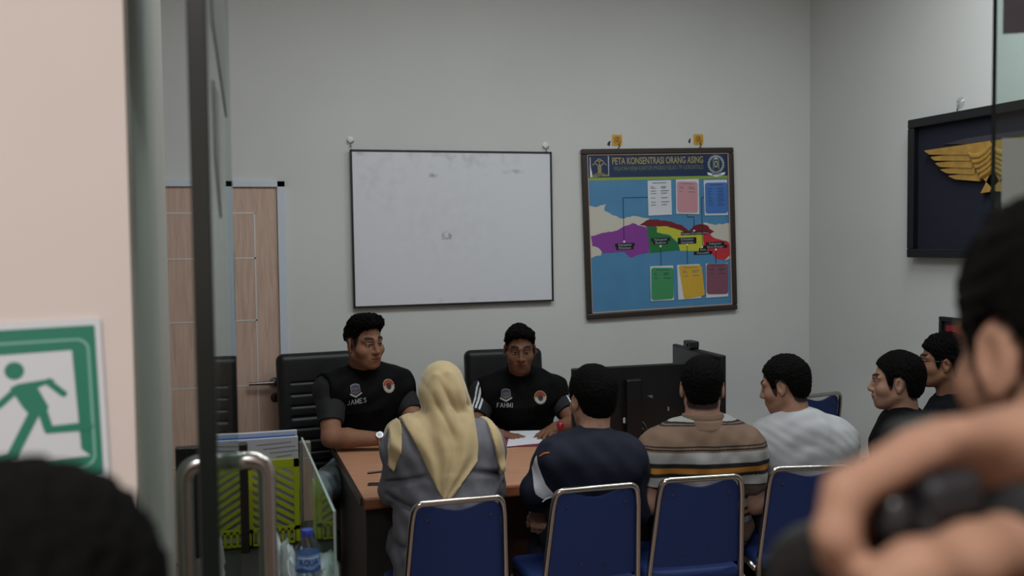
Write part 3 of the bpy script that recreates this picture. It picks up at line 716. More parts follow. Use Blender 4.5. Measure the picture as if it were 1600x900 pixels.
mb.build('frame', mat('black_frame', hexc('17171a'), .4), wb)
d = Draw(); g = random.Random(4)
for iy in range(14):
    for ix in range(16):
        x, y = ix / 15 - .5, iy / 13 - .5
        if (x * x + (y + .5) ** 2 * .7 > .42 and y > 0) or (abs(x) < .22 and -.3 < y < .2): continue
        if g.random() < .62: r = .0013 + .0012 * g.random(); px_, py_ = -.055 + x * .058, -.038 + y * .058; d.rect(px_ - r, py_ - r, px_ + r, py_ + r, 0, .0066)
d.build('ink_residue', [mat('ink_grey', hexc('8e8e94'), .6)], Mw, wb)

# hooks
def wall_hook(px, py, kind, label, group):
    p = q(px, py, YB); o = empty('wall_hook', (p[0], YB, p[2])); tag(o, label, 'hook', group)
    Mh = frameM((0, 0, 0), (1, 0, 0), (0, 0, 1), (0, -1, 0))
    if kind == 'white':
        MB().lathe([(0, .006), (.012, .006), (.019, .003), (.021, 0)], 24, M=Mh).build('pad', mat('white_plastic', hexc('d8d8d6'), .4), o, smooth=True)
        dk = mat('dark_metal', hexc('26262a'), .4, .6)
        MB().tube([Mh @ Vector((.019 * math.cos(t), .019 * math.sin(t) - .004, .012)) for t in np.linspace(math.radians(190), math.radians(350), 12)], .0022, 8).build('hook', dk, o, smooth=True)
        MB().tube([Mh @ Vector((0, -.022, .012)), Mh @ Vector((.002, -.034, .014)), Mh @ Vector((-.007, -.045, .014)), Mh @ Vector((.008, -.05, .014)), Mh @ Vector((.002, -.036, .014))], .0018, 6).build('wire', dk, o)
    elif kind == 'yellow':
        MB().prism(rrect(-.034, -.034, .034, .034, .008), 0, .004, M=Mh).build('pad', mat('yellow_plastic', hexc('c9a02c'), .45), o)
        d = Draw(); d.disc(-.004, .004, .021, 0, .0046); d.disc(.014, -.014, .012, 0, .0047); d.ring(0, 0, .0245, .027, 1, 200, 420, z=.0048); d.line([(-.01, -.008), (.012, -.002)], .004, 1, .005); d.disc(.004, .012, .004, 1, .005)
        d.build('blob_print', [mat('orange_print', hexc('a8741c'), .5), mat('brown_print', hexc('54340f'), .5)], Mh, o)
        MB().tube([Mh @ Vector((.012, -.026, .004)), Mh @ Vector((.014, -.034, .012)), Mh @ Vector((.008, -.046, .016)), Mh @ Vector((.0, -.055, .016))], .0028, 8).build('hook', mat('dark_metal', hexc('26262a'), .4, .6), o, smooth=True)
    return o
wall_hook(547, 218, 'white', 'white stick-on hook holding up the corner of the whiteboard nearest the door', 'hooks over the whiteboard')
wall_hook(852, 227, 'white', 'white stick-on hook holding up the whiteboard corner nearest the map', 'hooks over the whiteboard')
wall_hook(964, 219, 'yellow', 'square yellow stick-on hook above the logo end of the map', 'hooks over the map')
wall_hook(1091, 218, 'yellow', 'square yellow stick-on hook above the round crest end of the map', 'hooks over the map')
for px, py, s_, lab in ((951, 224, .6, 'torn black scrap stuck to the wall beside the yellow hook over the map logo'), (1077, 220, .45, 'thin black scrap stuck to the wall beside the yellow hook over the map crest')):
    p = q(px, py, YB); MB().prism([(-.02 * s_, -.008), (.012 * s_, -.018), (.022 * s_, .016), (.0, .012)], 0, .0015, M=frameM((0, 0, 0), (1, 0, 0), (0, 0, 1), (0, -1, 0))).build('tape_scrap', mat('black_tape', hexc('1b1b20'), .6), None, (p[0], YB, p[2]))
    o = bpy.data.objects['tape_scrap' if s_ == .6 else 'tape_scrap.001']; tag(o, lab, 'tape', 'tape scraps over the map')

# ------------------------------------------------------------------ map board
cs = [q(908, 233, YB - .03), q(1147, 230, YB - .03), q(1152, 484, YB - .03), q(919, 499, YB - .03)]
mc = sum(cs) / 4; ua = unit((cs[1] - cs[0]) + (cs[2] - cs[3])); va = np.cross([0, -1., 0], ua); MW = .5 * (np.linalg.norm(cs[1] - cs[0]) + np.linalg.norm(cs[2] - cs[3])) / 2; MH = .5 * (np.linalg.norm(cs[3] - cs[0]) + np.linalg.norm(cs[2] - cs[1])) / 2
board = empty('map_board', (mc[0], YB - .015, mc[2])); tag(board, 'square framed map poster with blue sea and coloured districts on the back wall', 'map')
Mm = frameM((0, 0, 0), ua, va, (0, -1, 0))
# zoomed-photo coordinates -> board (projective)
src = A([(82, 95), (772, 90), (790, 822), (112, 868)], float); dst = A([(-MW, MH), (MW, MH), (MW, -MH), (-MW, -MH)])
AA = []; bb = []
for (x, y), (u_, v_) in zip(src, dst): AA += [[x, y, 1, 0, 0, 0, -u_ * x, -u_ * y], [0, 0, 0, x, y, 1, -v_ * x, -v_ * y]]; bb += [u_, v_]
h8 = np.linalg.solve(A(AA), A(bb))
def zm(x, y): w_ = h8[6] * x + h8[7] * y + 1; return ((h8[0] * x + h8[1] * y + h8[2]) / w_, (h8[3] * x + h8[4] * y + h8[5]) / w_)
ZM = lambda *pts: [zm(*p) for p in pts]
fm = bpy.data.materials.new('beaded_frame'); fm.use_nodes = True; nt = fm.node_tree; b = nt.nodes['Principled BSDF']; b.inputs['Roughness'].default_value = .4
tc = nt.nodes.new('ShaderNodeTexCoord'); ck = nt.nodes.new('ShaderNodeTexChecker'); ck.inputs['Scale'].default_value = 90; ck.inputs[1].default_value = (*hexc('1c1714'), 1); ck.inputs[2].default_value = (*hexc('3a3029'), 1)
nt.links.new(tc.outputs['Object'], ck.inputs[0]); nt.links.new(ck.outputs[0], b.inputs['Base Color'])
mb = MB(); f = .035
for lo, hi in (((-MW, MH - f), (MW, MH)), ((-MW, -MH), (MW, -MH + f)), ((-MW, -MH + f), (-MW + f, MH - f)), ((MW - f, -MH + f), (MW, MH - f))): mb.box((*lo, -.014), (*hi, .018), .007, M=Mm)
for lo, hi in (((-MW + f - .002, MH - f - .006), (MW - f + .002, MH - f + .001)), ((-MW + f, -MH + f - .001), (MW - f, -MH + f + .006)), ((-MW + f - .001, -MH + f), (-MW + f + .006, MH - f)), ((MW - f - .006, -MH + f), (MW - f + .001, MH - f))): mb.box((*lo, .002), (*hi, .010), .002, 1, M=Mm)
mb.build('frame', [fm, mat('frame_fillet', hexc('b59a92'), .5)], board)
inn = MW - f; sea = mat('map_sea', hexc('4b82ab'), .35, noise=.05, nscale=8, bump=.25, bscale=9)
d = Draw(); d.rect(-inn, -inn * MH / MW, inn, MH - f, 0, .0); d.build('map_sheet', [sea], Mm, board)
pal = [hexc(x) for x in ('142a50', '869f30', 'c2beb2', '7f3890', '701624', '1e6c3a', 'b6ba3a', 'b82e3c', 'a0955a', '0c0d12', 'e4e4e8', '6f7a52', 'aab4bd')]
pm = [mat('map_ink_%s' % n_, c_, .4) for n_, c_ in zip('navy lime sand purple maroon green yellow red gold black white olive silver'.split(), pal)]
d = Draw(); rg = random.Random(3)
def jag(pts, amp=3.0, step=12):
    o = []
    for a_, c_ in zip(pts, pts[1:] + pts[:1]):
        a_, c_ = A(a_, float), A(c_, float); n_ = max(1, int(np.linalg.norm(c_ - a_) / step))
        for k in range(n_): o.append(tuple(a_ + (c_ - a_) * k / n_ + (A([rg.uniform(-amp, amp), rg.uniform(-amp, amp)]) if k else 0)))
    return ZM(*o)
d.poly(ZM((108, 122), (755, 110), (757, 220), (111, 230)), 0, .0004)
d.poly(ZM((110, 226), (757, 217), (757, 229), (110, 239)), 1, .0006)
d.poly(jag([(116, 350), (150, 360), (185, 350), (197, 345), (190, 375), (225, 395), (270, 412), (330, 400), (395, 410), (370, 470), (180, 540), (175, 580), (120, 588)]), 2, .0006)
d.poly(jag([(640, 430), (690, 440), (762, 432), (764, 590), (740, 600), (640, 560)]), 2, .0006)
d.poly(jag([(130, 490), (235, 468), (318, 432), (372, 448), (396, 470), (396, 565), (310, 588), (280, 562), (190, 570), (165, 545), (135, 535)]), 3, .0010)
d.poly(jag([(350, 440), (385, 418), (425, 415), (490, 424), (540, 440), (575, 468), (610, 440), (650, 440), (690, 470), (670, 482), (620, 492), (600, 500), (540, 480), (470, 460), (400, 448)]), 4, .0012)
d.poly(jag([(385, 448), (430, 450), (428, 475), (490, 490), (525, 525), (532, 556), (470, 560), (398, 568)], 1.5), 5, .0014)
d.poly(jag([(425, 446), (480, 448), (540, 466), (570, 484), (640, 484), (642, 552), (620, 558), (535, 558), (525, 520), (490, 488), (430, 474)], 1.5), 6, .0013)
d.poly(jag([(638, 478), (670, 480), (690, 500), (755, 520), (765, 570), (735, 600), (700, 595), (665, 560), (640, 545)]), 7, .0015)
d.build('district_print', pm, Mm, board)
d = Draw()
for pts in ([(387, 315), (275, 317), (280, 516)], [(566, 392), (568, 404), (597, 405), (598, 466)], [(642, 316), (632, 317), (636, 540)], [(446, 538), (449, 625)], [(566, 530), (568, 618)], [(696, 552), (696, 614)]): d.line(ZM(*pts), .0038, 9, .0020)
for x, y in ((281, 516), (446, 537), (566, 529), (598, 467), (636, 540), (696, 552)): cx, cy = zm(x, y); d.rect(cx - .006, cy - .006, cx + .006, cy + .006, 10, .0022)
for x, y, t1, t2 in ((284, 538, 'Kabupaten', 'Pohuwato'), (446, 514, 'Kabupaten', 'Boalemo'), (566, 512, 'Kabupaten', 'Gorontalo'), (638, 560, 'Kota', 'Gorontalo'), (693, 532, 'Kabupaten', 'Bone Bolango')):
    for k, t_ in enumerate((t1, t2)):
        cx, cy = zm(x, y - 7 + 14 * k); w_ = .0074 * len(t_); d.rect(cx - w_, cy - .0105, cx + w_, cy + .0105, 9, .0024); draw_text(d, t_, cx, cy, .021, 12, .0028)
cx, cy = zm(598, 478); d.rect(cx - .095, cy - .0105, cx + .095, cy + .0105, 9, .0024); draw_text(d, 'Kabupaten Gorontalo Utara', cx, cy, .0205, 12, .0028, sx=.85)
d.build('callout_print', pm, Mm, board)
d = Draw(); a_, c_ = A(zm(225, 152)), A(zm(638, 146)); rt = math.atan2(*(c_ - a_)[::-1])
cx, cy = (a_ + c_) / 2; V, Pq = text_tris('PETA KONSENTRASI ORANG ASING', .06, offset=.0012); tw = max(v[0] for v in V) - min(v[0] for v in V)
draw_text(d, 'PETA KONSENTRASI ORANG ASING', cx, cy, .06, 8, .0012, offset=.0008, sx=np.linalg.norm(c_ - a_) / tw, rot=rt)
a_, c_ = A(zm(232, 184)), A(zm(640, 179)); cx, cy = (a_ + c_) / 2; V, Pq = text_tris('WILAYAH KERJA KANTOR IMIGRASI KELAS I TPI GORONTALO', .038); tw = max(v[0] for v in V) - min(v[0] for v in V)
draw_text(d, 'WILAYAH KERJA KANTOR IMIGRASI KELAS I TPI GORONTALO', cx, cy, .038, 11, .0012, sx=np.linalg.norm(c_ - a_) / tw, rot=rt)
d.build('title_lettering', pm, Mm, board)
# emblem with palm-like pillars, in its box
d = Draw(); bx = ZM((122, 132), (210, 126), (211, 218), (124, 224)); d.poly(bx, 12, .0010); cx, cy = zm(167, 175); d.rect(cx - .058, cy - .062, cx + .058, cy + .064, 0, .0014)
for dx, hh in ((-.008, .05), (0, .06), (.008, .05)): d.rect(cx + dx - .003, cy - .04, cx + dx + .003, cy - .04 + hh, 8, .0018)
for dx, dy, r in ((-.03, .004, .018), (.03, .004, .018), (-.014, .022, .018), (.014, .022, .018), (0, .032, .018)): d.ring(cx + dx, cy + dy, r - .005, r, 8, 10, 170, 14, .0018)
d.rect(cx - .03, cy - .044, cx + .03, cy - .041, 8, .0018); draw_text(d, 'PENGAYOMAN', cx, cy - .055, .019, 8, .0018, offset=.0006)
wx = ZM((124, 168), (132, 200), (134, 224), (126, 222)); d.poly(wx, 10, .002); d.build('emblem_print', pm, Mm, board)
d = Draw(); cx, cy = zm(697, 165)
d.ring(cx, cy, .050, .056, 12, z=.0012); d.ring(cx, cy, .042, .0445, 11, z=.0012)
for k in range(20): t = math.radians(-60 + k * 300 / 19 - 0); d.line([(cx + .045 * math.cos(t), cy + .045 * math.sin(t)), (cx + .063 * math.cos(t + .12), cy + .063 * math.sin(t + .12))], .004, 12, .0013)
for dx in (-.018, .018): d.rect(cx + dx - .006, cy - .03, cx + dx + .006, cy + .028, 11, .0014)
d.ring(cx, cy, .008, .012, 12, z=.0016, sy=1.8); d.poly([(cx - .02, cy + .03), (cx + .02, cy + .03), (cx, cy + .05)], 12, .0014)
d.poly([(cx - .066, cy - .052), (cx, cy - .064), (cx + .066, cy - .052), (cx + .06, cy - .068), (cx, cy - .082), (cx - .06, cy - .068)], 10, .0018); draw_text(d, 'IMIGRASI', cx, cy - .067, .017, 0, .002, offset=.0005)
d.build('crest_print', pm, Mm, board)
# pinned sheets
tx = mat('print_grey', hexc('6c6c74'), .6)
for i, (pocket, sheet, colr, nm, back) in enumerate((
    (((385, 240), (492, 237), (496, 394), (390, 399)), None, 'd2d2da', 'white typed sheet pinned in the upper row on the map', 1),
    (((514, 235), (618, 232), (620, 392), (516, 390)), ((518, 243), (612, 246), (614, 386), (520, 384)), 'bd8a92', 'pink typed sheet pinned in the upper row on the map', 1),
    (((640, 238), (745, 236), (750, 396), (645, 398)), ((645, 250), (747, 248), (749, 388), (648, 390)), '3d6fb5', 'blue typed sheet pinned in the upper row on the map', 1),
    (((398, 628), (502, 624), (506, 780), (402, 785)), ((402, 634), (504, 634), (504, 774), (404, 782)), '3c8a58', 'green typed sheet pinned in the lower row on the map', 1),
    (((520, 622), (622, 617), (630, 770), (526, 779)), ((526, 624), (630, 622), (646, 758), (552, 776)), 'c9a132', 'tilted yellow typed sheet pinned in the lower row on the map', 1),
    (((650, 616), (748, 613), (750, 763), (652, 770)), ((652, 616), (750, 614), (750, 752), (654, 754)), '7c4a5c', 'mauve typed sheet pinned in the lower row on the map', 1))):
    c_ = np.mean(ZM(*pocket), 0); loc = A(board.location) + ua * c_[0] + va * c_[1] + A([0, -.0045, 0])
    o = empty('typed_sheet', loc); tag(o, nm, 'sheet', 'coloured sheets pinned on the map')
    rel = lambda pts: [tuple(A(zm(*p)) - c_) for p in pts]
    MB().prism(rel(pocket)[::-1], -.001, .0005, M=Mm).build('backing_paper', mat('paper_pocket', hexc('ccd0d8'), .35), o)
    sh = sheet or pocket; pp = [A(p) for p in rel(sh)]
    mm_ = mat('paper_%s' % nm.split()[0 if nm[:6] != 'tilted' else 1], hexc(colr), .5)
    if sheet: q4 = round_path([pp[0] * .5 + pp[1] * .5, pp[1], pp[2], pp[3], pp[0], pp[0] * .5 + pp[1] * .5], .02, 5)[:-1]; MB().prism([tuple(p) for p in q4][::-1], .0008, .0018, M=Mm).build('page', mm_, o)
    d = Draw()
    bl = lambda s_, t_: pp[0] * (1 - s_) * (1 - t_) + pp[1] * s_ * (1 - t_) + pp[2] * s_ * t_ + pp[3] * (1 - s_) * t_
    d.line([bl(.2, .07), bl(.8, .07)], .004, 0, .0024)
    rows = {0: (.18, .22, .3, .37, .5, .62, .7), 2: (.2, .28, .35, .42, .5, .57, .64, .72)}.get(i, (.17, .22, .33))
    for t_ in rows:
        d.line([bl(.12, t_), bl(.12 + rg.uniform(.12, .25), t_)], .0035, 0, .0024); d.line([bl(.55, t_), bl(.55 + rg.uniform(.2, .35), t_)], .0045, 0, .0024)
    d.build('typed_text', [tx if i in (0, 1, 4) else mat('print_dark', hexc('2c3a4c'), .6)], Mm, o)

# ------------------------------------------------------------------ framed wings on the right wall
wp = empty('wing_picture', (XR, 3.95, 2.05)); tag(wp, 'black framed dark blue panel with carved golden wings on the side wall', 'picture')
Mp = frameM((-.004, 0, 0), (0, -1, 0), (0, 0, 1), (-1, 0, 0))      # local u runs towards the camera
u0, u1, v0, v1 = -.62, .62, 1.664 - 2.05, 2.44 - 2.05; blk = mat('picture_black', hexc('0e0f13'), .4)
mb = MB()
for lo, hi in (((u0, v1 - .05), (u1, v1)), ((u0, v0), (u1, v0 + .05)), ((u0, v0 + .05), (u0 + .05, v1 - .05)), ((u1 - .05, v0 + .05), (u1, v1 - .05))): mb.box((*lo, 0), (*hi, .06), .006, M=Mp)
mb.build('frame', blk, wp)
MB().box((u0 + .05, v0 + .05, 0), (u1 - .05, v1 - .05, .025), M=Mp).build('blue_panel', mat('navy_felt', hexc('0d1124'), .9, noise=.1, nscale=60), wp)
gold = mat('carved_gold', hexc('a8823c'), .45, .1, noise=.15, nscale=20)
def PW(zx, zy):
    p = qx(1400 + zx * .3559, 100 + zy * .3556, XR - .05); return A([-(p[1] - 3.95), p[2] - 2.05])
tips = [(132, 376), (156, 404), (174, 430), (194, 458), (226, 486), (258, 512)]
for side in (1, -1):
    mb = MB(); K = lambda p: (p[0] * side, p[1])
    for i in range(5):
        l, r = PW(*tips[i]), PW(*((432, 340), (345, 388), (342, 420), (350, 448), (372, 478))[i]); l2 = PW(*tips[i + 1]); hh = .022 if i else .034
        l = l + A([0, -.006]); th_ = math.atan2(r[1] - l[1], r[0] - l[0]); n_ = A([-math.sin(th_), math.cos(th_)])
        poly = [l, l + (l2 - l) * .8 + A([.01, 0]), r - n_ * hh * 2, r + n_ * .004]
        poly = [tuple(K(p)) for p in poly]; poly = poly if side == 1 else poly[::-1]
        pr_ = [A(p) for p in poly]; pr_ = round_path([pr_[-1] * .5 + pr_[0] * .5] + pr_ + [pr_[-1] * .5 + pr_[0] * .5], .012, 4)[:-1]
        mb.prism([tuple(p) for p in pr_], .024, .062 - i * .004, M=Mp)
    for i in range(5):   # short covert feathers, overlapping scallops
        pts = [PW(*p) for p in ((328 + 10 * i, 392 + 22 * i), (345 + 8 * i, 406 + 23 * i), (380, 404 + 22 * i), (410, 384 + 22 * i), (430, 352 + 24 * i))]
        mb.tube([Mp @ Vector((*K(p), .055 - .003 * i)) for p in pts], [.010, .017, .019, .018, .014], 10)
    lo_ = [PW(380, 500), PW(436, 478), PW(480, 560), PW(440, 560)]; lo_ = [tuple(K(p)) for p in lo_]; mb.prism(lo_ if side == -1 else lo_[::-1], .024, .05, M=Mp)
    mb.build('wing', gold, wp, smooth=True, angle=30)
dkb = [PW(200, 352), PW(300, 326), PW(432, 306), PW(560, 290), PW(560, 316), PW(432, 332), PW(300, 352)]
MB().prism([tuple(p) for p in dkb][::-1], .024, .034, M=Mp).build('dark_ribbon', mat('ribbon_grey', hexc('33303a'), .7), wp)
p = qx(1501, 160, XR); o = empty('suction_hook', (XR, p[1], p[2])); tag(o, 'clear suction hook above the framed golden wings', 'hook')
Mh = frameM((0, 0, 0), (0, -1, 0), (0, 0, 1), (-1, 0, 0))
MB().lathe([(.030, 0), (.028, .004), (.012, .010), (.006, .014), (0, .015)], 24, M=Mh).build('cup', glass_mat('clear_rubber', (.9, .93, .92), .1, .08), o, smooth=True)
MB().tube([Mh @ Vector(v) for v in ((0, .004, .014), (0, -.012, .016), (-.002, -.03, .020), (.004, -.045, .026), (.012, -.035, .03))], .003, 8).build('hook', nk, o, smooth=True)
p = qx(1472, 494, XR); o = empty('red_plaque', (XR, p[1] - .17, p[2] - .13)); tag(o, 'small dark framed red plaque low on the side wall', 'picture')
Mh = frameM((-.002, 0, 0), (0, -1, 0), (0, 0, 1), (-1, 0, 0)); mb = MB()
for lo, hi in (((-.17, .105), (.17, .13)), ((-.17, -.13), (.17, -.105)), ((-.17, -.105), (-.145, .105)), ((.145, -.105), (.17, .105))): mb.box((*lo, 0), (*hi, .022), .004, M=Mh)
mb.build('frame', blk, o); MB().box((-.145, -.105, 0), (.145, .105, .010), M=Mh).build('border_panel', mat('plaque_black', hexc('17161a'), .5), o); MB().box((-.125, -.085, 0), (.125, .085, .013), M=Mh).build('red_panel', mat('plaque_red', hexc('8c1420'), .5), o)
# ------------------------------------------------------------------ desk
DX0, DX1, DY0, DY1, DZ = .52, 2.62, 3.81, 4.85, .76
desk = empty('office_desk', (1.55, 4.33, 0)); tag(desk, 'long wood topped office desk with black side panels between the two vests and the visitors', 'desk')
L = lp(desk); dw = wood_mat('desk_top_wood', 'b78a6e', 'a9795c', (1.2, 14, 14), .38); dkp = mat('desk_black', hexc('1a1817'), .5); brn = wood_mat('desk_brown', '4a2f24', '3a241c', (2, 2, 14), .5)
MB().box(L(DX0 + .012, DY0, DZ - .03), L(DX1 - .012, DY1, DZ), .004).build('tabletop', dw, desk)
for s_ in (0, 1): x = (DX0, DX1 - .012)[s_]; MB().box(L(x, DY0 - .001, DZ - .036), L(x + .012, DY1 + .001, DZ + .001), .003).build('edge_band', mat('edge_dark', hexc('22201f'), .35), desk)
MB().box(L(DX0 + .014, DY0 - .008, DZ - .052), L(DX1 - .014, DY0 + .012, DZ - .003), .009).build('front_edge', wood_mat('desk_edge_wood', '8a5638', '7a4a30', (1.2, 14, 14), .35), desk)
for x in (DX0 + .03, DX1 - .20):
    mb = MB(); mb.box(L(x, DY0 + .06, .05), L(x + .115, DY1 - .08, DZ - .034), .004); mb.box(L(x + .122, DY0 + .075, .05), L(x + .17, DY1 - .1, DZ - .034), .004); mb.box(L(x - .01, DY0 + .03, 0), L(x + .19, DY1 - .05, .05), .008)
    mb.build('side_panel', dkp, desk)
MB().box(L(DX0 + .2, 4.40, .12), L(DX1 - .2, 4.42, DZ - .034), .002).build('modesty_panel', brn, desk)

# papers and tools on the desk
def on_desk(px, py): return qh(px, py, DZ)
fc = [on_desk(742, 700), on_desk(872, 697), on_desk(866, 674), on_desk(757, 675)]
fo = empty('document_folder', np.mean(fc, 0)); tag(fo, 'thin dark red folder lying open on the desk under white papers', 'folder'); c_ = np.mean(fc, 0)
Mf = Matrix.Identity(4); MB().prism([tuple((p - c_)[:2]) for p in fc], 0.0005, .004, M=Mf).build('cover', mat('folder_red', hexc('7a1f33'), .5), fo)
MB().prism([tuple((p - c_)[:2] * A([.97, .9]) + A([0, .012])) for p in fc], .004, .006, M=Mf).build('inner_page', mat('folder_lining', hexc('8d2a40'), .55), fo)
pc = [on_desk(792, 700), on_desk(862, 693), on_desk(846, 675), on_desk(797, 676)]; c_ = np.mean(pc, 0) + A([0, 0, .0062])
o = MB().prism([tuple((p - c_)[:2]) for p in pc], 0, .003).build('paper_sheet', mat('paper_white', hexc('c9ccd6'), .6), None, c_); tag(o, 'white papers lying on the red folder between two hands', 'paper')
sp = on_desk(876, 688); st = empty('rubber_stamp', sp); tag(st, 'red knobbed rubber stamp with black base on the desk beside the folder', 'stamp')
mb = MB(); mb.box((-.035, -.022, .001), (.035, .022, .014), .004); mb.box((-.024, -.015, .014), (.024, .015, .034), .005); mb.build('base', mat('black_plastic', hexc('0e0e10'), .35), st)
MB().lathe([(.010, .03), (.009, .05), (.016, .06), (.021, .072), (.020, .086), (.012, .096), (0, .098)], 24).build('knob', mat('stamp_red', hexc('8e1c2a'), .3), st, smooth=True)
p = on_desk(583, 758); o = MB().box((-.022, -.014, 0), (.026, .016, .008), .003).build('lighter', mat('black_plastic', hexc('0e0e10'), .35), None, p); tag(o, 'small flat black object lying on the desk by the grey elbow', 'lighter'); o.rotation_euler.z = -.25; o.name = 'phone_dongle'; o['category'] = 'gadget'
p = on_desk(585, 740); o = MB().tube([(-.03, 0, .005), (.045, .01, .005)], .0045, 10).build('pen', mat('black_plastic', hexc('0e0e10'), .35), None, p); tag(o, 'short black pen lying on the desk behind the small flat gadget', 'pen')

# monitors
def monitor(name, c, rz, w, h, zbot, label, cat, stand_h, ports=True):
    t = empty(name, (c[0], c[1], DZ), rz, label, cat); pb = mat('monitor_black', hexc('0d0d0f'), .35); ps = mat('screen_off', hexc('16181c'), .12)
    MB().box((-w / 2, -.014, zbot), (w / 2, .014, zbot + h), .006).build('case', pb, t)
    MB().box((-w / 2 + .012, -.0155, zbot + .02), (w / 2 - .012, -.0135, zbot + h - .012)).build('screen', ps, t)
    mb = MB(); mb.box((-.04, .012, .012), (.04, .05, zbot + h * .82), .008); mb.build('stand', pb, t)
    MB().prism(rrect(-.12, -.07, .12, .13, .03), .001, .012).build('base', pb, t)
    return t
mx0, mx1 = q(893, 575, 4.34), q(1074, 566, 4.34); mz = q(985, 571, 4.34)[2]; mzb = q(985, 681, 4.34)[2]
m1 = monitor('desktop_monitor', (mx0 + mx1) / 2, math.pi, mx1[0] - mx0[0], mz - mzb, mzb - DZ, 'wide black monitor on the desk with its back to the visitors', 'monitor', .1)
Mb = frameM((0, .0145, mzb - DZ), (-1, 0, 0), (0, 0, 1), (0, 1, 0)); w_ = mx1[0] - mx0[0]; h_ = mz - mzb
def mu(px, py): p = q(px, py, 4.32); return p[0] - (mx0[0] + mx1[0]) / 2, p[2] - mzb
d = Draw(); x, y = mu(984, 657); d.poly(rrect(x - .033, y - .013, x + .033, y + .016, .006), 0, .0006)
draw_text(d, 'SERIAL', x - .004, y + .005, .011, 1, .001); d.line([(x - .02, y - .004), (x + .024, y - .004)], .004, 1, .001)
d.build('label_sticker', [mat('sticker_white', hexc('c8c8cc'), .5), mat('sticker_ink', hexc('2a2a30'), .5)], Mb, m1); d = Draw()
x, y = mu(986, 632); d.rect(x - .010, y - .008, x + .012, y + .010, 2, .0006); d.line([(x - .035, y), (x - .015, y)], .004, 3, .0006)
for k in range(3): xx, yy = mu(985, 640 + 4 * k); d.line([(xx - .03, yy), (xx + .026, yy)], .0025, 4, .0006)
SM = [mat('sticker_white', (0, 0, 0)), mat('sticker_ink', (0, 0, 0)), mat('sticker_blue', hexc('3a5a8c'), .5), mat('sticker_red', hexc('8c3a40'), .5), mat('sticker_grey', hexc('55565c'), .5), mat('port_grey', hexc('6a6a68'), .5)]
d.build('rating_sticker', SM, Mb, m1); d = Draw()
x, y = mu(1017, 620); d.poly([(x - .02, y + .006), (x + .012, y + .008), (x + .012, y - .01)], 4, .0006); d.build('hinge_sticker', SM, Mb, m1); d = Draw(); x, y = mu(1045, 639); d.rect(x - .005, y - .010, x + .005, y + .011, 5, .0006)
d.build('port', SM, Mb, m1)
MB().box((-w_ / 2, .010, mzb - DZ - .002), (w_ / 2, .016, mzb - DZ + .004)).build('lower_trim', mat('trim_silver', hexc('77777a'), .3, .7), m1)
for k, (pa, pb_, pc_) in enumerate((((1000, 655), (1012, 668), (1008, 690)), ((995, 662), (1015, 680), (1030, 694)))):
    P3 = [q(*pa, 4.31), q(*pb_, 4.28), q(*pc_, 4.25)]; P3[2][2] = DZ + .006; Lm = [(-(p[0] - m1.location.x), -(p[1] - m1.location.y), p[2] - DZ) for p in P3]
    MB().tube(round_path(Lm, .03, 8), .003, 8).build('cable', mat('black_plastic', hexc('0e0e10'), .35), m1, smooth=True)
pl, pr = A([2.345, 4.68]), A([2.32, 4.11]); cc = (pl + pr) / 2; dr = pl - pr
m2 = monitor('side_monitor', (cc[0], cc[1]), math.atan2(dr[1], dr[0]) + math.pi, np.linalg.norm(dr), .36, q(1055, 537, 4.68)[2] - DZ - .36, 'black monitor turned sideways at the desk end with a camera on top', 'monitor', .1)
p = q(1088, 541, 4.45); o = empty('web_camera', (cc[0], 4.46, q(1055, 537, 4.68)[2]), math.atan2(dr[1], dr[0]) + math.pi); tag(o, 'small black web camera clipped on top of the sideways monitor', 'camera')
mb = MB(); mb.box((-.045, -.028, .001), (.045, .022, .038), .006); mb.box((-.03, .012, -.05), (.03, .026, .01), .004); mb.box((-.03, -.026, -.012), (.03, -.017, .01), .003); mb.build('housing', mat('webcam_black', hexc('17171a'), .4), o); MB().lathe([(0, .004), (.010, .004), (.012, 0)], 20, M=Matrix.Translation((0, -.028, .02)) @ Matrix.Rotation(math.pi / 2, 4, 'X')).build('lens', ps_ if False else mat('lens_glass', hexc('05060a'), .05), o, smooth=True)

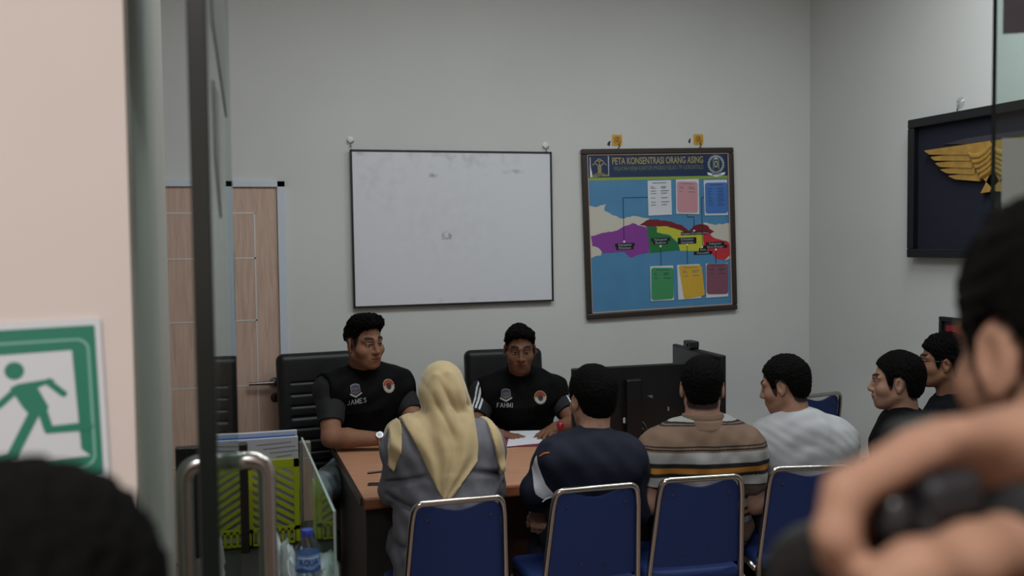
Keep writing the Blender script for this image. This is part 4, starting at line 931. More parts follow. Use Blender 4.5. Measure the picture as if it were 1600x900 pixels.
# ------------------------------------------------------------------ office chairs
lea = mat('black_leather', hexc('0f1013'), .42, spec=.35, noise=.15, nscale=25, bump=.2, bscale=180)
def office_chair(c, rz, top, w, label, channels):
    t = empty('office_chair', (c[0], c[1], 0), rz, label, 'chair', 'office chairs behind the desk'); h = top - .52      # faces local +Y
    R_ = _rx(math.radians(8)); bc = A([0, -.27, .52 + h / 2])
    F = Field(axis(-w / 2 - .04, w / 2 + .04, .008), axis(-.45, -.1, .008), axis(.45, top + .05, .008))
    F.add(rbox(bc, (w / 2, .045, h / 2), R_, .04), .01)
    if channels: F.disp(lambda X, Y, Z: (np.abs(np.sin((Z - .52) * math.pi / .062)) < .28) * ((np.abs(X) < w / 2 - .06) & (Z > .56) & (Z < top - .12)) * .007 + 0 * Y)
    mesh_obj('backrest', F, lea, t)
    F = Field(axis(-.3, .3, .01), axis(-.3, .32, .01), axis(.38, .56, .01)); F.add(rbox((0, .02, .475), (w / 2, .25, .05), None, .045), .01); mesh_obj('seat', F, lea, t)
    bp = mat('chair_plastic', hexc('131315'), .4)
    for s_ in (-1, 1):
        F = Field(axis(s_ * .29 - .06, s_ * .29 + .06, .008), axis(-.3, .3, .008), axis(.4, .76, .008))
        F.add(rbox((s_ * .29, 0, .70), (.032, .16, .022), None, .02), .01); F.add(cap((s_ * .285, .10, .70), (s_ * .27, .06, .45), .018, .02), .02); F.add(cap((s_ * .285, -.14, .70), (s_ * .265, -.17, .46), .018, .02), .02)
        mesh_obj('armrest', F, bp, t)
    MB().lathe([(.05, .10), (.05, .24), (.028, .25), (.028, .42), (.12, .43)], 20).build('gas_lift', bp, t, smooth=True, angle=40)
    mb = MB()
    for k in range(5): a_ = 2 * math.pi * k / 5 + .3; mb.tube([(0, 0, .12), (.16 * math.cos(a_), .16 * math.sin(a_), .10), (.30 * math.cos(a_), .30 * math.sin(a_), .075)], [.03, .024, .016], 10)
    mb.build('star_base', bp, t, smooth=True)
    for k in range(5): a_ = 2 * math.pi * k / 5 + .3; MB().lathe([(0, -.018), (.027, -.018), (.029, 0), (.027, .018), (0, .018)], 16, M=Matrix.Translation((.30 * math.cos(a_), .30 * math.sin(a_), .03)) @ Matrix.Rotation(a_ + math.pi / 2, 4, 'Z') @ Matrix.Rotation(math.pi / 2, 4, 'Y')).build('caster', bp, t, smooth=True)
    return t
ja = q(443, 600, 5.28); jb = q(600, 600, 5.28)
office_chair(((ja[0] + .27), 5.12), math.radians(186), q(480, 553, 5.33)[2], .54, 'black leather office chair with ribbed backrest behind the person seated nearest the door', True)
fa, fb = q(733, 600, 5.3), q(852, 600, 5.3)
office_chair(((fa[0] + fb[0]) / 2, 5.12), math.radians(178), q(790, 547, 5.33)[2], fb[0] - fa[0] + .01, 'black leather office chair with plain backrest behind the person with striped sleeves', False)

# ------------------------------------------------------------------ blue stacking chairs (face +Y)
chrome = mat('chrome_tube', hexc('b4aea8'), .16, 1.); blu = mat('blue_vinyl', hexc('1f3265'), .6, noise=.06, nscale=120, bump=.12, bscale=600, spec=.3)
def visitor_chair():
    t = empty('visitor_chair', (0, 0, 0))
    back = lambda v: -.19 - .075 * (v - .44) / .42
    kx = .94
    L_ = [(-.225, -.27, .008), (-.205, back(.44), .44), (-.180, back(.80), .80), (-.168, back(.858), .858), (.168, back(.858), .858), (.180, back(.80), .80), (.205, back(.44), .44), (.225, -.27, .008)]
    L_ = [(x * kx, y, z) for x, y, z in L_]
    MB().tube(round_path(L_, [.05, .04, .05, .05, .04, .05], 6), .0115, 14).build('back_frame', chrome, t, smooth=True)
    for s_ in (-1, 1): MB().tube(round_path([(s_ * .205, -.19, .43), (s_ * .205, .19, .43), (s_ * .22, .23, .008)], .05, 6), .0115, 12).build('leg', chrome, t, smooth=True)
    MB().tube([(-.205, .0, .40), (.205, .0, .40)], .009, 10).build('stretcher', chrome, t, smooth=True)
    MB().box((-.20, -.19, .425), (.20, .22, .475), .022, seg=4).build('seat', blu, t, smooth=True)
    # back panel: dished top edge
    n = 28; V = []; Fc = []; xs = np.linspace(-1, 1, n + 1)
    zt_ = [.842 - .020 * max(0, math.cos(min(abs(x) / .62, 1) * math.pi / 2)) ** 1.2 - (.035 * max(0, (abs(x) - .86) / .14) ** 2) for x in xs]
    rows = 10
    for sd in (0, 1):
        for i, x in enumerate(xs):
            for k in range(rows + 1):
                z = .50 + (zt_[i] - .50) * k / rows; hw = kx * .196 - .030 * (z - .45) / .4
                V.append((x * hw, back(z) + .004 + (.010 if sd else -.010) - .018 * (1 - x * x) * 1.0 + .012, z))
    I = lambda sd, i, k: sd * (n + 1) * (rows + 1) + i * (rows + 1) + k
    for i in range(n):
        for k in range(rows): Fc.append((I(0, i, k), I(0, i + 1, k), I(0, i + 1, k + 1), I(0, i, k + 1))); Fc.append((I(1, i, k), I(1, i, k + 1), I(1, i + 1, k + 1), I(1, i + 1, k)))
        Fc.append((I(0, i, rows), I(0, i + 1, rows), I(1, i + 1, rows), I(1, i, rows))); Fc.append((I(0, i, 0), I(1, i, 0), I(1, i + 1, 0), I(0, i + 1, 0)))
    for k in range(rows): Fc.append((I(0, 0, k), I(0, 0, k + 1), I(1, 0, k + 1), I(1, 0, k))); Fc.append((I(0, n, k), I(1, n, k), I(1, n, k + 1), I(0, n, k + 1)))
    MB().raw(V, Fc).build('backrest', blu, t, smooth=True, angle=40)
    rm = mat('rivet_grey', hexc('3a3f58'), .4, .4)
    for x, z in ((-.115, .795), (.115, .795), (.05, .56), (-.05, .56)): MB().lathe([(.007, -.001), (.006, .003), (0, .004)], 12, M=Matrix.Translation((x, back(z) - .006 - .018 * (1 - (x / .17) ** 2) + .012, z)) @ Matrix.Rotation(math.pi / 2, 4, 'X')).build('rivet', rm, t)
    return t
def dup(root):
    r = root.copy(); COL.objects.link(r)
    for ch in list(root.children):
        c_ = ch.copy(); COL.objects.link(c_); c_.parent = r
    return r
vc0 = visitor_chair()
CH = {}
for i, (key, px, rz, lab) in enumerate((('woman', 717, 0, 'blue padded chair behind the person in the yellow headscarf'), ('navy', 934, -1, 'blue padded chair behind the person in the navy sports shirt'),
    ('stripe', 1106, -6, 'blue padded chair behind the person in the striped polo shirt'), ('white', 1288, -13, 'blue padded chair behind the person in the white shirt'),
    ('black', None, 70, 'blue padded chair under the person in the black polo shirt'), ('glass', None, 75, 'blue padded chair under the person wearing glasses'), ('spare', None, 10, 'empty blue padded chair by the back wall beyond the white shirt'))):
    o = vc0 if i == 0 else dup(vc0); tag(o, lab, 'chair', 'blue visitor chairs')
    if px: p = q(px, 778, 3.29); o.location = (p[0], 3.29 + .26, 0)
    CH[key] = o; o.rotation_euler.z = math.radians(rz)
p = q(1262, 604, 4.9); CH['spare'].location = (p[0] - .0, 5.1, 0)

# ------------------------------------------------------------------ reception counter by the glass door
ct = empty('reception_counter', (.05, 2.95, 0)); tag(ct, 'dark reception counter just inside the glass door carrying files and a bottle', 'counter'); L = lp(ct)
ctm = mat('counter_dark', hexc('1d1b1c'), .45)
MB().box(L(-.132, 2.46, .775), L(.255, 3.42, .80), .003).build('worktop', ctm, ct); MB().box(L(-.128, 2.50, 0.0), L(.235, 3.40, .775), .003).build('cabinet', mat('counter_body', hexc('242223'), .55), ct)
acr = glass_mat('acrylic', (.80, .88, .86), .02)
xs_ = .262; za, zb = q(515, 790, 2.43)[2], q(466, 697, 3.38)[2]
sc_ = empty('acrylic_screen', (xs_ + .003, 2.92, 0)); tag(sc_, 'clear acrylic side screen with aluminium post along the reception counter', 'screen'); L = lp(sc_)
mb = MB(); V = [L(x, y, z) for x in (xs_, xs_ + .006) for y, z in ((2.42, .0), (3.40, .0), (3.40, 1.10), (2.42, 1.10))]; mb.raw(V, [(3, 2, 1, 0), (4, 5, 6, 7)], 0); mb.raw(V, [(0, 1, 5, 4), (1, 2, 6, 5), (2, 3, 7, 6), (3, 0, 4, 7)], 1)
mb.build('sheet', [acr, mat('acrylic_edge', hexc('8fa39c'), .25)], sc_)
MB().box(L(xs_ - .004, 3.385, 0), L(xs_ + .032, 3.42, 1.085), .003).build('post', mat('aluminium', hexc('8d8a85'), .4, .6), sc_)
# file basket with stacked sheets
bx0, bx1, byf = q(383, 760, 3.18)[0], q(468, 760, 3.18)[0], 3.16; bzt = q(430, 718, byf)[2]
fb_ = empty('file_basket', ((bx0 + bx1) / 2, byf + .06, .80)); tag(fb_, 'lime green slotted plastic file basket on the counter full of papers', 'file holder'); L = lp(fb_)
lime = mat('lime_plastic', hexc('a6b21c'), .4); zt0, zmid = bzt, q(430, 826, byf)[2]
mb = MB()
for lo, hi in (((bx0, byf, zmid - .01), (bx1, byf + .004, zmid + .006)), ((bx0, byf, zt0 - .03), (bx1, byf + .004, zt0)), ((bx0, byf, .802), (bx0 + .022, byf + .004, zt0)), ((bx1 - .02, byf, .802), (bx1, byf + .004, zt0)), ((bx0, byf, .802), (bx1, byf + .004, .81)), ((bx0, byf, .802), (bx0 + .004, byf + .12, zt0 - .1)), ((bx1 - .004, byf, .802), (bx1, byf + .12, zt0 - .1)), ((bx0, byf, .802), (bx1, byf + .12, .806))): mb.box(L(*lo), L(*hi), .0015)
n_ = 9
for k in range(1, n_): x = bx0 + (bx1 - bx0) * k / n_; mb.box(L(x - .0045, byf, .805), L(x + .0045, byf + .004, zmid), .001)
iw, ih = bx1 - bx0 - .042, zt0 - .03 - zmid - .006; M3 = Matrix.Translation(L(bx0 + .022, byf + .004, zmid + .006)) @ frameM((0, 0, 0), (1, 0, 0), (0, 0, 1), (0, -1, 0))
for k in range(-4, 26):      # slanting ribs clipped to the opening
    c0 = k * .026; sl = -.62; pts = [(x_, c0 + sl * x_ + dz) for x_, dz in ((0, -.006), (iw, -.006), (iw, .006), (0, .006))]
    def clip(poly, ax, lim, sg):
        o = []
        for a_, b_ in zip(poly, poly[1:] + poly[:1]):
            ia, ib = (a_[ax] - lim) * sg <= 0, (b_[ax] - lim) * sg <= 0
            if ia: o.append(a_)
            if ia != ib: t = (lim - a_[ax]) / (b_[ax] - a_[ax]); o.append((a_[0] + t * (b_[0] - a_[0]), a_[1] + t * (b_[1] - a_[1])))
        return o
    pts = clip(pts, 1, ih, 1); pts = clip(pts, 1, 0, -1) if len(pts) > 2 else pts
    if len(pts) > 2: mb.prism(pts, 0, .004, M=M3)
mb.build('basket', lime, fb_)
pw0, pw1 = q(335, 700, 3.21)[0], q(465, 700, 3.21)[0]; pz = q(400, 683, 3.2)[2]
for k, (dx, dz, yk, col_, lab) in enumerate(((0, -.0, 3.185, 'b9bcc8', 'front printed white sheet standing in the lime file basket'), (-.006, .004, 3.205, '4c6a9c', 'blue edged sheet standing second in the lime file basket'), (.0, .014, 3.225, 'c4c8d2', 'tallest white sheet standing third in the lime file basket'))):
    o = MB().box((pw0 + .02 + dx, yk, .812), (pw1 + dx, yk + .010, pz + dz - .004), .001).build('standing_paper', mat('paper_stack_%d' % k if False else 'paper_' + ('front', 'blue', 'rear')[k], hexc(col_), .6)); tag(o, lab, 'paper', 'papers in the lime basket')
    if k == 0:
        d = Draw(); x0 = q(386, 700, 3.18)[0]
        for r_ in range(5): d.line([(x0 + .03 + .02 * r_, pz - .025 - .014 * r_), (x0 + .14 + .012 * (r_ % 3), pz - .021 - .014 * r_)], .0028, 0, 0)
        d.build('print', [mat('print_grey', hexc('6c6c74'), .6)], frameM((0, 3.1845, 0), (1, 0, 0), (0, 0, 1), (0, -1, 0)), o)
# black screen on the counter, its back to the entrance
sx0, sx1 = q(262, 780, 2.82)[0], q(389, 780, 2.82)[0]; sz1, sz0 = q(340, 696, 2.82)[2], q(360, 868, 2.82)[2]
o = empty('reception_monitor', ((sx0 + sx1) / 2, 2.83, .80)); tag(o, 'black upright screen on the reception counter behind the glass door handle', 'monitor'); L = lp(o); bp = mat('monitor_black', hexc('0d0d0f'), .35)
MB().box(L(max(sx0, -.128), 2.82, sz0), L(sx1, 2.85, sz1), .004).build('case', bp, o); MB().box(L(-.06, 2.84, .803), L(-.0, 2.86, sz0 + .1), .003).build('stand', bp, o); MB().box(L(-.1, 2.80, .801), L(.04, 2.92, .81), .003).build('base', bp, o)
MB().box(L(max(sx0, -.128) + .01, 2.8495, sz0 + .01), L(sx1 - .01, 2.8515, sz1 - .01)).build('screen', mat('screen_off', hexc('16181c'), .12), o)
o = MB(); rg = random.Random(8)
for k in range(1): pass
for k, (pts, lab) in enumerate((([(.05, 2.62, .806), (.10, 2.70, .812), (.07, 2.78, .806), (.15, 2.84, .81)], 'black cable curling over the counter behind the water bottle'), ([(-.08, 2.55, .806), (-.02, 2.62, .815), (-.06, 2.70, .806), (.03, 2.76, .806)], 'black cable bunched on the counter under the dark screen'))):
    c_ = MB().tube(round_path(pts, .05, 8), .0045, 8).build('cable', bp, None, smooth=True); tag(c_, lab, 'cable', 'cables on the counter')
# bottle
bz = q(480, 827, 2.545); bt = empty('water_bottle', (q(481, 880, 2.545)[0], 2.545, .80)); tag(bt, 'clear plastic water bottle with blue cap and blue printed label on the counter', 'bottle'); s_ = (bz[2] - .80)
pet = glass_mat('clear_plastic', (.90, .93, .95), .03)
Z = lambda t: t * s_
MB().lathe([(.0, .001), (.026, .001), (.0325, Z(.04)), (.0325, Z(.16)), (.0305, Z(.18)), (.0325, Z(.2)), (.0325, Z(.30)), (.0305, Z(.32)), (.0325, Z(.34)), (.0325, Z(.745)), (.031, Z(.79)), (.024, Z(.845)), (.0145, Z(.89)), (.0125, Z(.905)), (.0125, Z(.93)), (.0165, Z(.935)), (.0125, Z(.94)), (.0125, Z(.97))], 36).build('body', pet, bt, smooth=True)
MB().lathe([(0, Z(1)), (.0145, Z(1)), (.016, Z(.99)), (.016, Z(.925)), (.0145, Z(.925))], 36).build('cap', mat('cap_blue', hexc('2b3f9a'), .35), bt, smooth=True, angle=40)
MB().lathe([(.0, Z(.02)), (.029, Z(.04)), (.0295, Z(.5)), (.0, Z(.5))], 28).build('water', glass_mat('water_clear', (.93, .95, .97), 0), bt, smooth=True)
MB().lathe([(.0331, Z(.53)), (.0331, Z(.73))], 40).build('label', mat('label_blue', hexc('6f8fc4'), .35, noise=.35, nscale=45), bt, smooth=True)
d = Draw(); ang = math.atan2(-bt.location.y, -bt.location.x) + .10
draw_serif(d, 'AQUA', 0.001, 0, .015, 0, .0, .2); d.poly([(-.05, -.024), (-.02, -.013), (.005, -.020), (.03, -.012), (.05, -.020), (.05, -.0265), (-.05, -.0265)], 1, 0.); d.rect(-.036, .010, .036, .0135, 2)
for it in range(1):
    V, Fs, MI = d.tris(.004); mb = MB(); mb.v = [(.0334 * math.cos(ang + x / .0334), .0334 * math.sin(ang + x / .0334), Z(.645) + y) for x, y, z in V]; mb.f = Fs; mb.mi = MI; mb.build('label_print', [mat('label_ink', hexc('2c2a6c'), .4), mat('label_wave', hexc('34538f'), .4), mat('label_pale', hexc('b8c8e0'), .4)], bt)
# crumpled tissues around the bottle
for i, (px, py, Y, sx, sy, sz, lab) in enumerate(((442, 850, 2.60, .035, .03, .085, 'crumpled white tissue standing on the counter beside the bottle'), (492, 880, 2.66, .055, .04, .06, 'flat white tissue pack on the counter behind the bottle'))):
    p = q(px, py, Y); n_ = 9; g = np.random.RandomState(5 + i); V = []; Fc = []; top_ = A([g.uniform(.6, 1.25) for _ in range(n_ + 1)])
    for sd in (0, 1):
        for a_ in range(n_ + 1):
            for b_ in range(n_ + 1):
                u_, v_ = a_ / n_ - .5, b_ / n_; g2 = np.random.RandomState(100 * i + 11 * a_ + b_)
                V.append((u_ * sx * 2.2 + g2.uniform(-.004, .004), .05 * abs(v_ - .35) + g2.uniform(-.009, .009) + .02 * math.sin(a_ * 1.9) + sd * .0012, .0015 + v_ * sz * 2 * top_[a_] * (1 if v_ else 0)))
    I = lambda sd, a_, b_: sd * (n_ + 1) ** 2 + a_ * (n_ + 1) + b_
    for a_ in range(n_):
        for b_ in range(n_): Fc.append((I(0, a_, b_), I(0, a_ + 1, b_), I(0, a_ + 1, b_ + 1), I(0, a_, b_ + 1))); Fc.append((I(1, a_, b_), I(1, a_, b_ + 1), I(1, a_ + 1, b_ + 1), I(1, a_ + 1, b_)))
    o = MB().raw(V, Fc).build('tissue', mat('tissue_white', hexc('c9d0d2'), .8), None, (p[0], Y, .80)); tag(o, lab, 'tissue')
# ------------------------------------------------------------------ people
def poly2d(X, Z, pts):
    """signed distance to a polygon in the X-Z plane"""
    pts = [A(p, float) for p in pts]; d = None; s = None
    for i in range(len(pts)):
        a, b = pts[i], pts[i - 1]; e = b - a; wx, wz = X - a[0], Z - a[1]
        t = np.clip((wx * e[0] + wz * e[1]) / (e @ e), 0, 1); dd = (wx - e[0] * t) ** 2 + (wz - e[1] * t) ** 2
        c1, c2, c3 = Z >= a[1], Z < b[1], e[0] * wz > e[1] * wx
        fl = (c1 & c2 & c3) | (~c1 & ~c2 & ~c3)
        d = dd if d is None else np.minimum(d, dd); s = np.where(fl, -1., 1.) * (1. if s is None else s)
    return (s * np.sqrt(d)).astype(np.float32)
def pXZ(pts, Y): return [(q(x, y, Y)[0], q(x, y, Y)[2]) for x, y in pts]
def hit(px, py, o):
    t = bvh(o); d = Vector(unit(ray(px, py))); h = t.ray_cast(Vector(CO), d)
    if h[0] is None: return None
    n = Vector((0, 0, 0)); 
    for dx, dy in ((0, 0), (6, 0), (-6, 0), (0, 6), (0, -6), (9, 9), (-9, -9)):
        k = t.ray_cast(Vector(CO), Vector(unit(ray(px + dx, py + dy))))
        if k[0] is not None: n += k[1] if k[1].dot(d) < 0 else -k[1]
    n = A(n.normalized()); u = unit(np.cross([0, 0, 1.], n)); return A(h[0]), u, np.cross(n, u)
def decal(d, name, mats, target, px, py, parent, rot=0., lift=.002):
    r = hit(px, py, target)
    if r is None: print('decal miss', name); return None
    o, u, v = r; c, s = math.cos(rot), math.sin(rot)
    return d.onto(name, mats, [target], o, u * c + v * s, v * c - u * s, parent, lift=lift)
def JJ(**k):
    j = J(); j.__dict__.update(k); return j
def X_at(px, Y): return q(px, 600, Y)[0]

th_w = mat('thread_white', hexc('9ca0a4'), .6); th_g = mat('thread_grey', hexc('6a6a6e'), .6); th_o = mat('thread_brown', hexc('7a5a3c'), .6)
th_r = mat('thread_red', hexc('84301e'), .6); th_y = mat('thread_cream', hexc('948c68'), .6); th_k = mat('thread_black', hexc('0d0d0f'), .7); th_b = mat('thread_blue', hexc('23304c'), .6)
def shield():
    d = Draw(); d.poly([(-.024, .030), (-.012, .036), (0, .038), (.012, .036), (.024, .030), (.026, -.004), (0, -.018), (-.026, -.004)], 1, 0)
    d.poly([(-.020, .027), (0, .033), (.020, .027), (.022, -.002), (0, -.013), (-.022, -.002)], 3, .0004)
    for x in (-.010, 0, .010): d.ring(x, .008, .005, .0075, 2, 0, 180, 10, .0008); d.rect(x - .0012, -.006, x + .0012, .012, 2, .0008)
    d.rect(-.016, -.008, .016, -.005, 2, .0008)
    d.poly([(-.031, -.008), (0, -.024), (.031, -.008), (.033, -.016), (0, -.034), (-.033, -.016)], 0, .0006); return d
SH_M = [th_w, th_g, th_o, th_b]
def roundel():
    d = Draw(); d.disc(0, 0, .036, 2, 0, n=40)
    for k in range(14): a = 2 * math.pi * k / 14; d.disc(.033 * math.cos(a), .033 * math.sin(a), .005, 2, .0001, n=8)
    d.ring(0, 0, .017, .033, 0, 10, 170, 20, .0006); d.ring(0, 0, .017, .032, 1, 190, 350, 20, .0006); d.disc(0, -.002, .016, 3, .0006, sy=1.1); d.ring(0, -.002, .008, .0105, 0, 0, 360, 16, .0009); return d
RO_M = [th_r, th_w, th_y, th_k]

black_c = mat('black_cloth', hexc('0a0a0c'), .75, noise=.15, nscale=40, bump=.25, bscale=500, spec=.06)
vest_m = mat('black_vest', hexc('08080a'), .7, noise=.15, nscale=30, bump=.2, bscale=350, spec=.1)
jean = mat('faded_jeans', hexc('78868d'), .8, noise=.2, nscale=14, bump=.3, bscale=700); dark_t = mat('dark_trousers', hexc('14151b'), .8, noise=.1, nscale=40, bump=.2, bscale=500)
shoe_m = mat('shoe_black', hexc('101010'), .4)
SKIN = dict(a=hexc('845f4b'), b=hexc('6e4d3c'), c=hexc('987766'), d=hexc('926f5d'))

# ---- officer by the door
j = JJ(H=q(569, 536, 4.86), R=head_frame(207, -4, -2), N=q(567, 586, 4.97), SR=q(516, 612, 4.88), SL=q(624, 606, 5.03), ER=q(517, 684, 4.73), WR=q(602, 686, 4.66), EL=q(652, 668, 4.86), WL=q(676, 690, 4.66), F=(.26, -.97, 0))
j.P = A([X_at(572, 5.10), 5.10, .62]); fill_joints(j)
j.KR = A([.435, 4.66, .58]); j.AR = A([.44, 4.74, .09]); j.KL = A([.90, 4.66, .58]); j.AL = A([.9, 4.78, .09])
fade = (HL_Y, [z + (.0 if abs(y) > .2 else -.02) for y, z in zip(HL_Y, HL_Z)])
topY = [-.13, -.10, -.06, -.02, .03, .045, .06, .08, .12]; topZ = [-.01, .0, .022, .034, .034, .052, .070, .088, .10]
build_body(j, SKIN['a'], hl=(HL_Y, [z + (.012 if y > .05 else 0) for y, z in zip(HL_Y, HL_Z)]), hs=1.06, jaw=1.12, cheek=.004, w=1.12, neck=.062, stubble=.15,
    hands=[dict(w=j.WR, f=(.9, -.35, -.1), n=(0, -.1, 1), curl=.35, side=-1), dict(w=j.WL, f=(.1, -.9, -.1), n=(0, 0, 1), curl=.3, side=1)])
tag(j.body, 'person in black vest seated nearest the wooden door with a forearm on the desk', 'person')
hair_mesh(j, 1.06, (topY, topZ), (.0025, .006, .018), .006, 1, freq=(200, 520), shift=(0, .002, 0), tops=[((0, .045, .112), (.052, .045, .032)), ((.035, .02, .10), (.04, .06, .032)), ((-.035, .02, .10), (.04, .06, .032)), ((-.03, .075, .105), (.03, .025, .025)), ((.02, .078, .108), (.03, .022, .026))])
prs = torso_prims(j, .012, .04, 1.12) + arm_prims(j, 'L', .014, 1.08, .62) + arm_prims(j, 'R', .015, 1.08, .70)
cloth(j, 'shirt', prs, mat('charcoal_shirt', hexc('0e0f11'), .85, bump=.2, bscale=700, noise=.1), fold=.0035)
def vest(j, w, belly, o=.024):
    pr = [(p, k) for p, k in torso_prims(j, o, belly, w)]; sd = unit(j.SR - j.SL); n0 = j.N + A([0, 0, -.01])
    up = unit(j.H - j.N); pr.append((ecap(j.N + A([0, 0, -.03]), j.N + up * .088 + j.F * .014, (.086, .080), (.075, .072), sd, flat=1), .02))
    SLo, SRo = j.SL - sd * .045, j.SR + sd * .045
    tl = [halfspace(SLo, -sd), halfspace(SRo, sd)]; zip_o = j.C
    fr = np.cross(sd, [0, 0, 1.]); fr = fr if fr @ j.F > 0 else -fr
    def folds(X, Y, Z):
        t = (X - j.C[0]) * sd[0] + (Y - j.C[1]) * sd[1]; f_ = (X - j.C[0]) * fr[0] + (Y - j.C[1]) * fr[1]
        return np.where(f_ > 0, .0035 * np.exp(-(t / .004) ** 2), 0) + 0 * Z
    return cloth(j, 'vest', pr, vest_m, .0045, .003, 11, folds, cuts=tl)
v1 = vest(j, 1.12, .04)
trousers(j, jean, .016, 1.0, fold=.006); shoes(j, shoe_m)
d = Draw(); draw_serif(d, 'JAMES', 0, 0, .023, 0, 0, .135); decal(d, 'name_embroidery', [th_w], v1, 558, 627, j.body, .10)
decal(shield(), 'shield_patch', SH_M, v1, 555.5, 611, j.body, .05); decal(roundel(), 'round_patch', RO_M, v1, 607, 603, j.body)
def watch(j, w, e, face_n, r=.034, m1=None, m2=None):
    w, e = A(w), A(e); ax = unit(e - w); c = w + ax * .025; n = unit(A(face_n) - ax * np.dot(face_n, ax)); x = np.cross(n, ax); L_ = c - j.base
    M = frameM(L_, x, n, ax); mb = MB()
    o_, i_ = [], []
    for k in range(40): a = 2 * math.pi * k / 40; o_.append((r * 1.06 * math.cos(a), r * math.sin(a)))
    mb.tube([M @ Vector((p[0], p[1], 0)) for p in o_], .006, 8, closed=True); ob = mb.build('wristwatch', m1, j.body, smooth=True)
    Mf = frameM(L_ + n * (r + .001), x, ax, n); MB().lathe([(0, .009), (.017, .009), (.019, .006), (.019, -.002)], 28, M=Mf).build('watch_case', m1, ob, smooth=True, angle=40)
    d = Draw(); d.disc(0, 0, .015, 0, .0098); d.line([(0, 0), (.008, .004)], .0016, 1, .0102); d.line([(0, 0), (-.003, .011)], .0016, 1, .0102); d.build('dial', [m2, th_k], Mf, ob)
watch(j, j.WR, j.ER, (.1, -.75, .6), .033, mat('watch_steel', hexc('b0b2b8'), .2, 1.), mat('dial_silver', hexc('c9d2da'), .25))

# ---- officer in the middle
j = JJ(H=q(812, 546, 4.84), R=head_frame(167, -9, 0), N=q(812, 590, 4.99), SR=q(757, 616, 5.00), SL=q(868, 616, 5.02), ER=q(738, 672, 4.88), WR=q(782, 679, 4.74), EL=q(898, 662, 4.84), WL=q(868, 668, 4.68), F=(-.2, -.98, 0))
j.P = A([X_at(812, 5.10), 5.10, .62]); fill_joints(j); j.KL[1] = j.KR[1] = 4.66; j.AL[1] = j.AR[1] = 4.78
build_body(j, SKIN['b'], hl=(HL_Y, [z + (.014 if y > .05 else 0) for y, z in zip(HL_Y, HL_Z)]), hs=.99, jaw=.98, w=1.04, neck=.058, stubble=.3,
    hands=[dict(w=j.WR, f=(.78, -.62, -.16), n=(.0, -.12, 1), curls=[.35, .3, .35, .45], s=1.08, side=-1, spread=.16, t=.5), dict(w=j.WL, f=(-.62, -.70, -.20), n=(.0, -.15, 1), curls=[.55, .6, .6, .65], s=1.08, side=1, spread=.16, t=.6)])
tag(j.body, 'person in black vest and striped sleeves seated at the desk with hands on papers', 'person')
hair_mesh(j, .99, ([-.13, -.10, -.06, -.02, .03, .05, .065, .085, .12], [-.03, -.02, .02, .036, .034, .056, .074, .090, .102]), (.003, .006, .012), .005, 2, freq=(220, 600), tops=[((.036, .03, .088), (.042, .055, .036)), ((-.036, .03, .088), (.042, .055, .036)), ((.01, .07, .108), (.032, .02, .022))])
aprs = arm_prims(j, 'L', .015, 1.04, .62) + arm_prims(j, 'R', .015, 1.04, .62); prs = torso_prims(j, .012, .01, 1.04) + aprs
def stripes(V, j=j):
    C = np.tile(A(hexc('0c0d14')), (len(V), 1)); sd = unit(j.SR - j.SL)
    for S, E, sg in ((j.SL, j.EL, -1), (j.SR, j.ER, 1)):
        ax = unit(E - S); p = V - S; t = p @ ax / np.linalg.norm(E - S); rad = p - (p @ ax)[:, None] * ax
        o_ = unit(sg * sd - ax * np.dot(sg * sd, ax)); fr = np.cross(ax, o_); fr = fr if fr @ j.F > 0 else -fr
        ph = np.arctan2(rad @ fr, rad @ o_) * .07 - .078; ok = (t > -.25) & (t < .58) & (np.linalg.norm(rad, axis=1) < .12)
        for k in (-1, 0, 1): C[ok & (np.abs(ph - k * .021) < .0055)] = hexc('c8ccd2')
    return C
cloth(j, 'shirt', prs, mat('striped_sleeve', (0, 0, 0), .8, attr=True, bump=.2, bscale=700), .0036, .002, col=stripes)
v2 = vest(j, 1.04, .01)
trousers(j, dark_t); shoes(j, shoe_m)
d = Draw(); draw_serif(d, 'FAHMI', 0, 0, .0215, 0, 0, .135); decal(d, 'name_embroidery', [th_w], v2, 790.5, 633, j.body, -.02)
decal(shield(), 'shield_patch', SH_M, v2, 790.5, 618, j.body); decal(roundel(), 'round_patch', RO_M, v2, 844, 621, j.body)

# ---- woman in the headscarf
q_ = q; DV = .09
def q(px, py, Y): return q_(px, py, Y + DV)
j = JJ(H=q(691, 615, 3.64), R=head_frame(-8, -8, 0), N=q(692, 676, 3.57), SL=q(637, 700, 3.56), SR=q(748, 700, 3.56), EL=q(615, 765, 3.60), ER=q(768, 760, 3.62), F=(.08, 1, 0))
j.WL = A([j.EL[0] + .10, 3.84, .83]); j.WR = A([j.ER[0] - .10, 3.86, .83]); j.P = A([X_at(697, 3.52), 3.61, .56]); fill_joints(j); j.KL[1] = j.KR[1] = 4.04; j.AL[1] = j.AR[1] = 4.04
build_body(j, SKIN['c'], hs=.97, w=1.12, belly=.03, hands=[dict(w=j.WL, f=(.5, .8, -.2), n=(0, 0, 1), curl=.3, side=1), dict(w=j.WR, f=(-.5, .8, -.2), n=(0, 0, 1), curl=.3, side=-1)], fine=.005)
tag(j.body, 'person in pale yellow headscarf and grey top seen from behind at the desk', 'person')
grey = mat('grey_top', hexc('606068'), .8, noise=.06, nscale=50, bump=.2, bscale=900)
prs = torso_prims(j, .022, .05, 1.13) + arm_prims(j, 'L', .018, 1.0, 1.9) + arm_prims(j, 'R', .018, 1.0, 1.9)
sd = unit(j.SR - j.SL); prs.append((ecap(j.P + A([0, -.02, -.08]), j.P + A([0, -.01, .12]), (.215, .165), (.195, .155), sd), .05))
cx0 = j.P[0]
